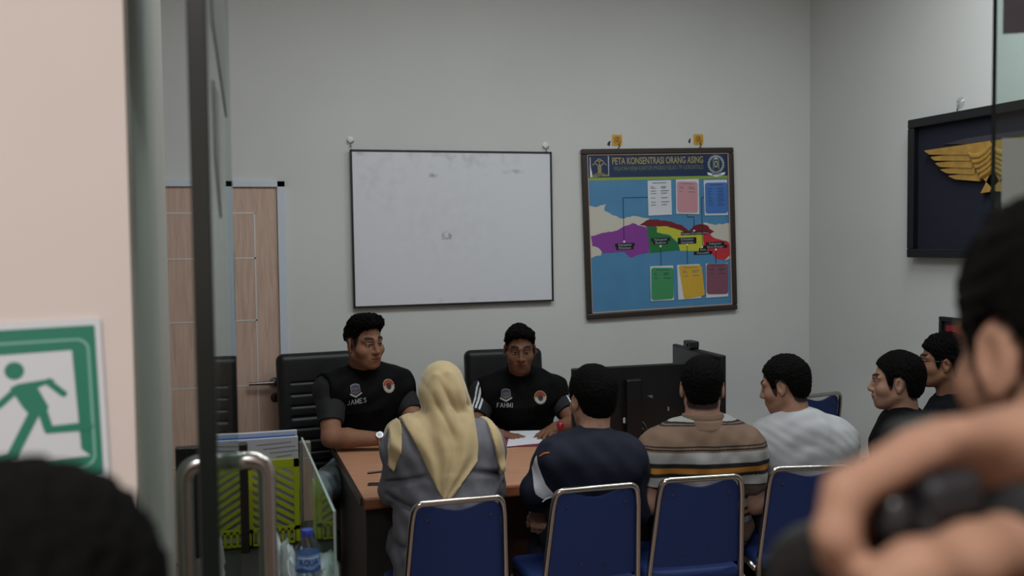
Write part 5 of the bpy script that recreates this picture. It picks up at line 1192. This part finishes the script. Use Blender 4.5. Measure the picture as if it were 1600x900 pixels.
def rolls(X, Y, Z):
    o = 0
    for zc, cv, dp, sg in ((.905, .9, .013, .012), (.745, -1.2, .016, .013), (.66, .9, .008, .010)): o = o + dp * np.exp(-((Z - zc + cv * (X - cx0) ** 2) / sg) ** 2)
    o = o - .010 * np.exp(-((Z - .82) / .05) ** 2) - .006 * np.exp(-((Z - .97) / .045) ** 2)
    return (o * (np.abs(X - cx0) < .24) + .0035 * np.sin(70 * (Z + .55 * np.abs(X - cx0)) + 12 * X) * np.exp(-((Z - .68) / .10) ** 2) + 0 * Y).astype(np.float32)
cloth(j, 'tunic', prs, grey, .005, .004, 21, rolls); 
trousers(j, mat('grey_skirt', hexc('5c5c66'), .85, noise=.08), .03, 1.1); shoes(j, shoe_m)
# headscarf
R = j.R; T = lambda *p: j.H + R @ A(p); yel = mat('yellow_scarf', hexc('ad9870'), .8, noise=.05, nscale=30, bump=.12, bscale=900, sheen=.3)
tb = torso_prims(j, .036, .05, 1.13)
tri = pXZ([(634, 640), (752, 640), (752, 700), (748, 722), (722, 752), (704, 776), (690, 778), (682, 764), (660, 712), (640, 672)], 3.40)
lft = pXZ([(611, 672), (618, 655), (628, 660), (626, 684), (622, 706), (613, 734), (606, 728), (606, 700)], 3.5); rgt = pXZ([(762, 658), (770, 657), (780, 676), (787, 705), (786, 738), (780, 740), (772, 716), (764, 680)], 3.5)
ex = [(ell(T(0, -.012, .028), (.090, .112, .104), R), .02), (ell(T(0, -.075, -.01), (.060, .052, .065), R), .05)]
lo, hi = bounds(tb + ex + [(p, k) for p, k in arm_prims(j, 'L', .03, 1.12, .6) + arm_prims(j, 'R', .03, 1.12, .6)], .03); lo[2] = .72
F = Field(*(axis(lo[i], hi[i], .0042) for i in range(3)))
for p, k in tb + arm_prims(j, 'L', .028, 1.0, .8) + arm_prims(j, 'R', .028, 1.0, .8): F.add(p, k)
F.disp(lambda X, Y, Z: rolls(X, Y, Z) * .12)
tip = tri[6]
Xg, Zg = F.ax[0][:, None, None].astype(np.float32), F.ax[2][None, None, :].astype(np.float32)
Yg = F.ax[1][None, :, None].astype(np.float32)
angl = np.arctan2(Xg - tip[0], Zg - tip[1] + .02); rad_ = np.sqrt((Xg - tip[0]) ** 2 + (Zg - tip[1] + .02) ** 2)
F.F = (F.F - .007 * np.sin(angl * 17 + .8 * np.sin(Zg * 25)) * np.clip(rad_ / .18, .25, 1) * (Yg < j.C[1]) - .002).astype(np.float32)
reg = np.minimum(np.maximum(poly2d(Xg, Zg, tri), Yg - j.N[1] - .10), np.minimum(poly2d(Xg, Zg, lft), poly2d(Xg, Zg, rgt)))
F.F = np.maximum(F.F, reg).astype(np.float32)
# neck drape and head
NB = j.N + A([0, -.01, 0]); G = Field(*F.ax)
for p, k in ex: G.add(p, k)
G.add(ecap(T(0, -.03, -.02), NB + A([0, 0, .015]), (.082, .10), (.088, .096), sd), .04); G.add(ecap(NB + A([0, 0, .03]), NB + A([0, .0, -.02]), (.086, .092), (.094, .092), sd), .03)
lx = (Xg - j.H[0]); lz = (Zg - j.H[2])
wgt = np.clip((.085 - lz) / .12, 0, 1)
ph1 = 112 * (lx * (1 - .9 * np.clip(-lz, 0, .2)) + .30 * lz) + 1.5 * np.sin(13 * lz) + .6
fold1 = (np.abs(np.sin(ph1 * .5)) - .5) * -.013 + np.sin(45 * (lx + .6 * lz) + 1.2) * .004
G.F = (G.F + fold1 * wgt).astype(np.float32)
for pts, dp in (([(.02, -.105, .075), (.055, -.115, -.01), (.085, -.09, -.09), (.06, -.10, -.17)], .012), ([(-.03, -.105, .07), (-.055, -.11, -.02), (-.06, -.11, -.12)], .009), ([(.065, -.06, .03), (.092, -.03, -.05), (.10, -.03, -.13)], .015), ([(-.10, -.05, -.15), (-.03, -.125, -.125), (.06, -.12, -.10), (.10, -.04, -.07)], .011)):
    pp = [T(*p) for p in round_path([A(p) for p in pts], .03, 4)]
    for a, b in zip(pp[:-1], pp[1:]): G.add(cap(a, b, dp, dp), .02)
G.sub(ell(T(0, .105, -.01), (.062, .06, .085), R), .01)
k = .03; hh = np.maximum(k - np.abs(F.F - G.F), 0) / k; F.F = (np.minimum(F.F, G.F) - hh * hh * k * .25).astype(np.float32)
mesh_obj('headscarf', F, yel, j.body, j.base)

# ---- man in navy
j = JJ(H=q(925, 624, 3.53), R=head_frame(6, -6, 0), N=q(925, 694, 3.47), SL=q(870, 722, 3.47), SR=q(976, 722, 3.45), EL=q(836, 764, 3.50), ER=q(990, 800, 3.46), F=(.1, 1, 0))
j.WL = q(841, 797, 3.66); j.WR = A([j.ER[0] - .02, 3.74, .64]); j.P = A([X_at(926, 3.52), 3.61, .56]); fill_joints(j); j.KL[1] = j.KR[1] = 4.03; j.AL[1] = j.AR[1] = 4.03
j.KL[0] += .03; j.AL[0] += .02
build_body(j, SKIN['c'], hs=1.04, w=1.08, hands=[dict(w=j.WL, f=(.15, .25, -.95), n=(-.5, -.8, -.1), curls=[.8, .9, 1., 1.1], side=1, t=.4), dict(w=j.WR, f=(-.3, .9, -.1), n=(0, 0, 1), curl=.4, side=-1)], fine=.004)
tag(j.body, 'person in navy sports shirt with white shoulder stripe seen from behind', 'person')
fullY = [-.13, -.10, -.07, -.045, -.034, -.010, .012, .022, .030, .04, .06, .09, .12]; fullZ = [-.082, -.085, -.078, -.05, .012, .030, .026, -.022, -.02, .03, .05, .07, .08]
hair_mesh(j, 1.04, (fullY, fullZ), (.013, .014, .015), .003, 3, freq=(300, 800))
navy = mat('navy_shirt', hexc('0d1325'), .78, noise=.08, nscale=50, bump=.2, bscale=800, spec=.3)
prs = torso_prims(j, .018, .02, 1.08) + arm_prims(j, 'L', .016, 1.0, 1.6) + arm_prims(j, 'R', .020, 1.0, 1.85); c_ = j.N + unit(j.H - j.N) * .01
sh = cloth(j, 'shirt', prs, navy, .0048, .005, 31)
F = grid([(cap(c_, c_, .1, .1), 0)], .004); F.add(ecap(c_ - A([0, 0, .03]), c_ + A([0, .012, .020]), (.080, .076), (.066, .064), (1, 0, 0), flat=1), .01); mesh_obj('neckband', F, navy, j.body, j.base)
def poly_decal(pts, name, m, target, j, cen):
    r = hit(*cen, target); o, u, v = r; n = np.cross(u, v); P2 = []
    for x, y in pts:
        dr = ray(x, y); t = ((o - CO) @ n) / (dr @ n); w_ = CO + dr * t - o; P2.append((w_ @ u, w_ @ v))
    d = Draw(); d.poly(P2, 0, 0); return d.onto(name, [m], [target], o, u, v, j.body, lift=.0025, maxedge=.01)
poly_decal([(827, 731), (840, 711), (846, 735), (851, 757), (859, 775), (848, 785), (838, 772), (834, 752)], 'white_stripe', mat('stripe_white', hexc('b9bdc4'), .7), sh, j, (841, 748))
poly_decal([(841, 711), (850, 707), (859, 706), (858, 708), (850, 710), (843, 713)], 'orange_piping', mat('piping_orange', hexc('a8502c'), .7), sh, j, (852, 709))
trousers(j, mat('navy_trousers', hexc('141b33'), .8, noise=.1, bump=.2, bscale=500), .018); shoes(j, shoe_m)
w_ = j.WL - j.base; MB().tube(round_path([w_ + A([.03, .02, -.06]), w_ + A([.035, .02, -.12]), w_ + A([.05, .03, -.16])], .02), .003, 8).build('red_cord', mat('cord_red', hexc('8a1f2a'), .6), j.body, smooth=True)

# ---- man in the striped polo
j = JJ(H=q(1097, 606, 3.52), R=head_frame(-26, -4, 0), N=q(1098, 670, 3.48), SL=q(1032, 706, 3.52), SR=q(1163, 706, 3.44), EL=q(1013, 785, 3.50), ER=q(1180, 785, 3.42), F=(.35, .94, 0))
j.WL = A([j.EL[0] + .06, 3.74, .63]); j.WR = A([j.ER[0] + .02, 3.68, .63]); j.P = A([X_at(1102, 3.54), 3.64, .56]); fill_joints(j)
build_body(j, SKIN['c'], hl=(HL_Y, [z - .015 for z in HL_Z]), hs=1.06, w=1.16, belly=.03, neck=.066, hands=[dict(w=j.WL, f=(.1, .9, -.2), n=(0, 0, 1), curl=.5, side=1), dict(w=j.WR, f=(0, .9, -.2), n=(0, 0, 1), curl=.5, side=-1)], fine=.004)
tag(j.body, 'person in tan, white and black striped polo shirt seen from behind', 'person')
hair_mesh(j, 1.06, (HL_Y, [z + .012 for z in HL_Z]), (.006, .008, .006), .0025, 4, freq=(250, 500))
BANDS = [(1.30, 'w'), (1.060, 'k'), (1.054, 't'), (1.051, 'k'), (1.046, 't'), (.972, 'k'), (.966, 't'), (.960, 'k'), (.954, 't'), (.948, 'w'), (.905, 'k'), (.886, 'o'), (.864, 'k'), (.850, 'w'), (.812, 'k'), (.806, 'b'), (.755, 'k'), (.748, 'w'), (.715, 'k'), (.70, 'o'), (.685, 'k'), (.672, 'w'), (.645, 't'), (.56, 'k'), (.55, 'w')]
BANDS = [(1.77 - (1.77 - a) * 1.043 if a < 1.2 else a, b) for a, b in BANDS]
PC = dict(w=hexc('969795'), k=hexc('121010'), t=hexc('6c5646'), o=hexc('a86f24'), b=hexc('3f332b'))
def bands(V):
    z = V[:, 2] + .06 * np.clip(np.abs(V[:, 0] - j.N[0]) - .05, 0, .3) * np.clip((V[:, 2] - .92) / .08, 0, 1) ; C = np.zeros((len(V), 3))
    for i, (zt, c_) in enumerate(BANDS):
        lo = BANDS[i + 1][0] if i + 1 < len(BANDS) else 0
        C[(z <= zt) & (z > lo)] = PC[c_]
    return C
prs = torso_prims(j, .016, .02, 1.16) + arm_prims(j, 'L', .022, 1.14, .72) + arm_prims(j, 'R', .022, 1.14, .72)
cloth(j, 'polo_shirt', prs, mat('polo_knit', (0, 0, 0), .85, attr=True, bump=.2, bscale=900), .0032, .0035, 41, col=bands)
c_ = j.N + unit(j.H - j.N) * .036; F = grid([(cap(c_, c_, .12, .12), 0)], .004); F.add(ecap(c_ - A([0, .005, .030]), c_ + A([0, .0, .030]), (.108, .100), (.084, .082), (1, -.4, 0), flat=1), .01); F.disp(lambda X, Y, Z: .004 * np.exp(-((Z - c_[2] - .012) / .003) ** 2) + 0 * X + 0 * Y); mesh_obj('collar', F, mat('collar_tan', hexc('6e5848'), .85, bump=.2, bscale=900), j.body, j.base)
trousers(j, dark_t); shoes(j, shoe_m)
watch(j, j.WL, j.EL, (-.6, -.4, .6), .034, mat('watch_steel', hexc('b0b2b8'), .2, 1.), mat('dial_silver', hexc('c9d2da'), .25))

# ---- man in the white shirt
j = JJ(H=q(1226, 602, 3.52), R=head_frame(40, -14, 0), N=q(1246, 662, 3.46), SL=q(1204, 694, 3.56), SR=q(1306, 692, 3.42), EL=q(1187, 780, 3.58), ER=q(1330, 780, 3.44), F=(.05, 1, 0))
j.WL = q(1180, 812, 3.80); j.WR = A([j.ER[0] - .12, 3.70, .64]); j.P = A([X_at(1262, 3.52), 3.62, .56]); fill_joints(j)
build_body(j, SKIN['d'], hl=(HL_Y, [z - .02 for z in HL_Z]), hs=1.0, w=1.08, belly=.02, hands=[dict(w=j.WL, f=(.1, .9, -.3), n=(0, 0, 1), curl=.5, side=1), dict(w=j.WR, f=(-.3, .9, -.2), n=(0, 0, 1), curl=.5, side=-1)])
tag(j.body, 'person in plain white shirt seated and looking down towards the desk', 'person')
hair_mesh(j, 1.0, (HL_Y, [z + .004 for z in HL_Z]), (.006, .008, .009), .003, 5, freq=(250, 500))
wt = mat('white_knit', hexc('a3a4a7'), .85, bump=.15, bscale=800)
prs = torso_prims(j, .020, .03, 1.08) + arm_prims(j, 'L', .024, 1.06, .95) + arm_prims(j, 'R', .024, 1.06, .95)
sd = unit(j.SR - j.SL); prs.append((ecap(j.P + A([0, 0, -.06]), j.P + A([0, 0, .12]), (.205, .155), (.185, .145), sd), .04))
def creases(X, Y, Z): return (.0008 * np.sin(120 * (Z + .75 * (X - j.N[0])) + 2 * np.sin(20 * X)) * np.exp(-((Z - .93) / .08) ** 2) + 0 * Y).astype(np.float32)
cloth(j, 'white_shirt', prs, wt, .0048, .003, 51, creases)
c_ = j.N; F = grid([(cap(c_, c_, .1, .1), 0)], .004); F.add(ecap(c_ - A([0, 0, .03]), c_ + A([0, .012, .022]), (.084, .078), (.068, .066), (1, 0, 0), flat=1), .01); mesh_obj('neckband', F, wt, j.body, j.base)
trousers(j, dark_t); shoes(j, shoe_m)

# ---- man in black polo, in profile
def profile_man(H, Npx, hs, yaw, pitch, Y, skin, label, hairargs, shirt, seed, dx=0, glasses=False):
    R = head_frame(yaw, pitch, 0); f = R[:, 1] * A([1, 1, 0]); f = unit(f); s_ = A([f[1], -f[0], 0])
    N = q(*Npx, Y); j = JJ(H=H, R=R, N=N, F=f); j.SL = N - s_ * .17 - A([0, 0, .075]) - f * .0; j.SR = N + s_ * .17 - A([0, 0, .075])
    j.P = N * 1. - f * .02; j.P[2] = .56; j.EL = j.SL - s_ * .04 + f * .06 + A([0, 0, -.27]); j.ER = j.SR + s_ * .04 + f * .06 + A([0, 0, -.27])
    j.WL = j.EL + f * .24 + s_ * .06 + A([0, 0, -.02]); j.WR = j.ER + f * .24 - s_ * .06 + A([0, 0, -.02]); fill_joints(j)
    build_body(j, skin, hl=(HL_Y, [z - .012 for z in HL_Z]), hs=hs, w=1.04, jaw=1.05, stubble=.12, hands=[dict(w=j.WL, f=f + s_ * .3 - A([0, 0, .2]), n=(0, 0, 1), curl=.4, side=1), dict(w=j.WR, f=f - s_ * .3 - A([0, 0, .2]), n=(0, 0, 1), curl=.4, side=-1)])
    tag(j.body, label, 'person'); hair_mesh(j, hs, *hairargs)
    prs = torso_prims(j, .018, .02, 1.04) + arm_prims(j, 'L', .022, 1.04, .7) + arm_prims(j, 'R', .022, 1.04, .7)
    cloth(j, 'polo_shirt', prs, shirt, .0048, .004, seed)
    c_ = j.N + unit(j.H - j.N) * .012; F = grid([(cap(c_, c_, .12, .12), 0)], .004); F.add(ecap(c_ - A([0, 0, .035]), c_ + A([0, 0, .026]) + f * .012, (.088, .084), (.072, .070), s_, flat=1), .01); mesh_obj('collar', F, shirt, j.body, j.base)
    trousers(j, dark_t); shoes(j, shoe_m); return j
jb_ = profile_man(q(1401, 597, 3.55), (1414, 655), 1.05, 52, -2, 3.53, SKIN['d'], 'person in black polo shirt in profile with short dark hair and no glasses', ((HL_Y, HL_Z), (.007, .009, .014), .004, 6), black_c, 61)
jg = profile_man(q(1473, 566, 3.82), (1488, 630), 1.06, 54, 0, 3.82, SKIN['a'], 'person with glasses and a dark top seated nearest the side wall', ((fullY, fullZ), (.010, .011, .020), .008, 7), mat('dark_top', hexc('0f1014'), .8, noise=.1, nscale=40, spec=.08), 62)
T = lambda *p: tuple(jg.H + jg.R @ (A(p) * 1.06) - jg.base); gm = mat('glasses_black', hexc('131214'), .3)
mb = MB()
for s_ in (-1, 1):
    rim = [T(s_ * (.034 + .024 * math.cos(a)), .104 - .012 * abs(math.cos(a)) * (1 if s_ * math.cos(a) * s_ > 0 else 0), .002 + .018 * math.sin(a)) for a in np.linspace(0, 2 * math.pi, 24, endpoint=False)]
    mb.tube(rim, .0016, 6, closed=True); mb.tube([T(s_ * .058, .092, .010), T(s_ * .082, .05, .012), T(s_ * .086, .0, .012), T(s_ * .084, -.02, -.004)], .0018, 6)
mb.tube([T(-.010, .108, .006), T(0, .112, .008), T(.010, .108, .006)], .0016, 6); mb.build('glasses', gm, jg.body, smooth=True)
s_ = np.cross(jg.F, [0, 0, 1.]); pts = [jg.SL * .45 + jg.N * .55 + jg.F * .10 + A([0, 0, -.22]), jg.SL * .45 + jg.N * .55 + jg.F * .085 + A([0, 0, -.02]), jg.SL * .45 + jg.N * .55 + A([0, 0, .055]), jg.SL * .45 + jg.N * .55 - jg.F * .10 + A([0, 0, -.05]), jg.SL * .45 + jg.N * .55 - jg.F * .135 + A([0, 0, -.25])]
F = grid([(cap(a, b, .04, .04), 0) for a, b in zip(pts[:-1], pts[1:])], .006)
pp = round_path(pts, .08, 5)
for a, b in zip(pp[:-1], pp[1:]): F.add(ecap(a, b, (.026, .012), (.026, .012), s_), .02)
mesh_obj('shoulder_strap', F, mat('strap_grey', hexc('3c3a3a'), .8), jg.body, jg.base)
for key, jj in (('black', jb_), ('glass', jg)):
    CH[key].location = (jj.P[0] + jj.F[0] * .03, jj.P[1] + jj.F[1] * .03, 0); CH[key].rotation_euler.z = math.atan2(-jj.F[0], jj.F[1])

# ---- people close to the lens
q = q_
def standing(H, yaw, pitch, hs, skin, label, shirt, hairargs, extra=None, arms=None, w=1.05):
    R = head_frame(yaw, pitch, 0); f = unit(R[:, 1] * A([1, 1, 0])); s_ = A([f[1], -f[0], 0]); N = H + A([0, 0, -.165]) - f * .035
    j = JJ(H=H, R=R, N=N, F=f); j.SL = N - s_ * .175 - A([0, 0, .06]); j.SR = N + s_ * .175 - A([0, 0, .06]); j.P = N - A([0, 0, .54]); 
    if arms: j.EL, j.WL, j.ER, j.WR = arms(j, f, s_)
    else: j.EL = j.SL - s_ * .05 - A([0, 0, .29]); j.ER = j.SR + s_ * .05 - A([0, 0, .29]); j.WL = j.EL + f * .08 - A([0, 0, .24]); j.WR = j.ER + f * .08 - A([0, 0, .24])
    fill_joints(j, False); k = (j.P[2] - .09) / .80
    for a in ('KL', 'KR'): setattr(j, a, A([getattr(j, a)[0], getattr(j, a)[1], .09 + (j.P[2] - .09) * .48]))
    return j, f, s_
j, f, s_ = standing(qz(48, 1042, .66), -14, -6, 1., SKIN['c'], '', None, None)
build_body(j, SKIN['c'], hs=1.0, hands=[dict(w=j.WL, f=(0, .2, -1), n=-s_, curl=.4, side=1), dict(w=j.WR, f=(0, .2, -1), n=s_, curl=.4, side=-1)], fine=.006, coarse=.009)
tag(j.body, 'person with black hair close by the exit sign, only the head showing', 'person')
hair_mesh(j, 1.0, (fullY, fullZ), (.017, .016, .018), .005, 8, h=.0045)
cloth(j, 't_shirt', torso_prims(j, .016) + arm_prims(j, 'L', .02, 1., .6) + arm_prims(j, 'R', .02, 1., .6), black_c, .008); trousers(j, dark_t); shoes(j, shoe_m)

Hc = qz(1676, 548, .80)
wr = qz(1672, 742, .62)
j, f, s_ = standing(Hc, -6, -8, 1.0, None, '', None, None, arms=lambda j, f, s_: (j.SL - s_ * .03 + f * .10 - A([0, 0, .26]), qz(1500, 1150, .58), j.SR + f * .12 + s_ * .10 - A([0, 0, .20]), wr))
hp = dict(knu=qz(1432, 706, .555))
def photo_hand(F):
    F.add(ecap(wr, qz(1560, 712, .585), (.036, .026), (.046, .022), (0, .8, -.5)), .02); F.add(ecap(qz(1560, 712, .585), qz(1442, 708, .57), (.046, .022), (.042, .016), (0, .8, -.5)), .02)
    for i, (dz, k1, k2, k3, k4, r) in enumerate(((0, (1428, 706), (1322, 768), (1306, 835), (1340, 905), .0118), (.022, (1424, 712), (1316, 790), (1312, 865), (1350, 930), .0118), (.044, (1430, 722), (1330, 810), (1330, 880), (1370, 940), .0112), (.062, (1440, 735), (1350, 830), (1356, 890), (1395, 940), .010))):
        chain(F, [qz(*k1, .552 + dz), qz(*k2, .535 + dz), qz(*k3, .53 + dz), qz(*k4, .535 + dz)], [r * 1.15, r, r * .95, r * .78], .008)
    chain(F, [qz(1650, 830, .585), qz(1520, 868, .535), qz(1430, 892, .515), qz(1380, 915, .512)], [.024, .0165, .0150, .012], .012)
_bb0 = build_body
# body of the photographer, with the hand on the camera as part of the same skin
R = j.R; prs = torso_prims(j, -.004) + arm_prims(j, 'L', 0, 1.) + arm_prims(j, 'R', 0, 1.) + leg_prims(j, 0, 1., 2.); hpz = head_prims(j.H, R, 1.0)
lo, hi = bounds(prs + [(p[1], 0) for p in hpz if p[0] == '+'], .03); lo = np.minimum(lo, qz(1250, 960, .5) - .05); lo[2] = 0
hc = qz(1440, 790, .56)
F = Field(axis(lo[0], hi[0], .009, (hc[0] - .09, hi[0] - .1, .0045)), axis(lo[1], hi[1], .009, (hc[1] - .10, j.H[1] + .12, .0045)), axis(lo[2], hi[2], .01, (hc[2] - .10, j.H[2] + .14, .0045)))
for p, k in prs: F.add(p, k)
F.add(cap(j.N + A([0, 0, -.03]), j.H + R @ A([0, -.022, -.06]), .064, .058), .03)
for An in (j.AL, j.AR): F.add(ecap(A(An) + [0, 0, -.03], A([An[0], An[1], .045]) + j.F * .15, (.036, .036), (.04, .025), s_), .02)
photo_hand(F); hand(F, j.WL, qz(1300, 1060, .64) - qz(1500, 1150, .58), (0, 0, -1), curl=.4, side=-1)
G = Field(*F.ax)
for op, p, k in hpz: (G.add if op == '+' else G.sub)(p, k)
k = .02; hh = np.maximum(k - np.abs(F.F - G.F), 0) / k; F.F = (np.minimum(F.F, G.F) - hh * hh * k * .25).astype(np.float32)
j.base = A([j.P[0], j.P[1], 0.]); sk = hexc('93705d')
j.body = mesh_obj('person', F, MATS['skin'], None, j.base, lambda V: skin_col(V, j.H, R, 1.0, sk, hairline=(HL_Y, [z - .015 for z in HL_Z])))
tag(j.body, 'person holding a black camera up close beside the glass panel', 'person')
hair_mesh(j, 1.0, (HL_Y, HL_Z), (.009, .010, .016), .005, 9, h=.0045)
cloth(j, 't_shirt', torso_prims(j, .016) + arm_prims(j, 'L', .02, 1., .6) + arm_prims(j, 'R', .02, 1., .6), black_c, .008); trousers(j, dark_t); shoes(j, shoe_m)
# the camera in that hand
cb = qz(1500, 815, .585); u = unit(qz(1380, 850, .575) - qz(1640, 790, .60)); n = A([0, 0, 1.]) - u * u[2]; n = unit(n); w3 = np.cross(u, n)
Rc = np.stack([u, w3, n], 1); cm = mat('camera_black', hexc('0e0e10'), .5, bump=.1, bscale=500, spec=.25); lens_m = mat('lens_black', hexc('0b0b0c'), .45, spec=.25)
ca = empty('handheld_camera', cb); tag(ca, 'black photo camera gripped in a raised hand, lens pointing into the room', 'camera')
def cpart(name, prs, m, h=.004):
    F = grid(prs, h)
    for p, k in prs: F.add(p, k)
    return mesh_obj(name, F, m, ca, cb)
C_ = lambda a, b, c: cb + Rc @ A([a, b, c])
cpart('body', [(rbox(C_(0, .02, -.005), (.062, .030, .042), Rc, .014), .01), (rbox(C_(.0, .02, .042), (.022, .026, .016), Rc, .010), .015), (rbox(C_(-.055, .015, -.005), (.018, .034, .040), Rc, .015), .015)], cm)
l0, l1 = qz(1400, 865, .60), qz(1288, 908, .645); cpart('lens', [(cap(l0, l0 * .5 + l1 * .5, .034, .034), .004), (cap(l0 * .4 + l1 * .6, l1, .038, .040), .006)], lens_m)
for px, py, z, r in ((1395, 795, .548, .011), (1452, 806, .545, .008)): p = qz(px, py, z); cpart('control_dial', [(cap(p, p - A([0, 0, .008]), r, r), .004)], mat('dial_grey', hexc('262628'), .35), .003)
cpart('eyecup', [(rbox(qz(1482, 772, .545), (.018, .010, .012), Rc, .006), .005)], mat('eyecup_rubber', hexc('19191d'), .6), .003)
pp = round_path([qz(1545, 775, .57), qz(1600, 830, .55), qz(1680, 905, .56), qz(1760, 1010, .62)], .05, 5); prs = [(ecap(a, b, (.016, .004), (.016, .004), (0, .3, 1)), .01) for a, b in zip(pp[:-1], pp[1:])]; cpart('strap', prs, mat('strap_black', hexc('111113'), .8), .004)
# ------------------------------------------------------------------ light
w = bpy.data.worlds.new('world'); SC.world = w; w.use_nodes = True
w.node_tree.nodes['Background'].inputs[0].default_value = (.80, .9, 1., 1); w.node_tree.nodes['Background'].inputs[1].default_value = .05
def lamp(name, loc, size, power, colr):
    d_ = bpy.data.lights.new(name, 'AREA'); d_.shape = 'RECTANGLE'; d_.size, d_.size_y = size; d_.energy = power; d_.color = colr
    o = bpy.data.objects.new(name, d_); COL.objects.link(o); o.location = loc; return o
cool = (.92, .985, 1.)
lamp('ceiling_lamp', (.9, 3.5, ZC - .03), (1.2, .6), 29, cool)
lamp('ceiling_lamp', (2.8, 3.4, ZC - .03), (1.2, .6), 29, cool)
lamp('ceiling_lamp', (1.7, 2.2, ZC - .03), (1.2, .6), 16, cool)
lamp('corridor_lamp', (-.6, -.6, ZC - .03), (1.0, .3), 98, (1., .985, .97))
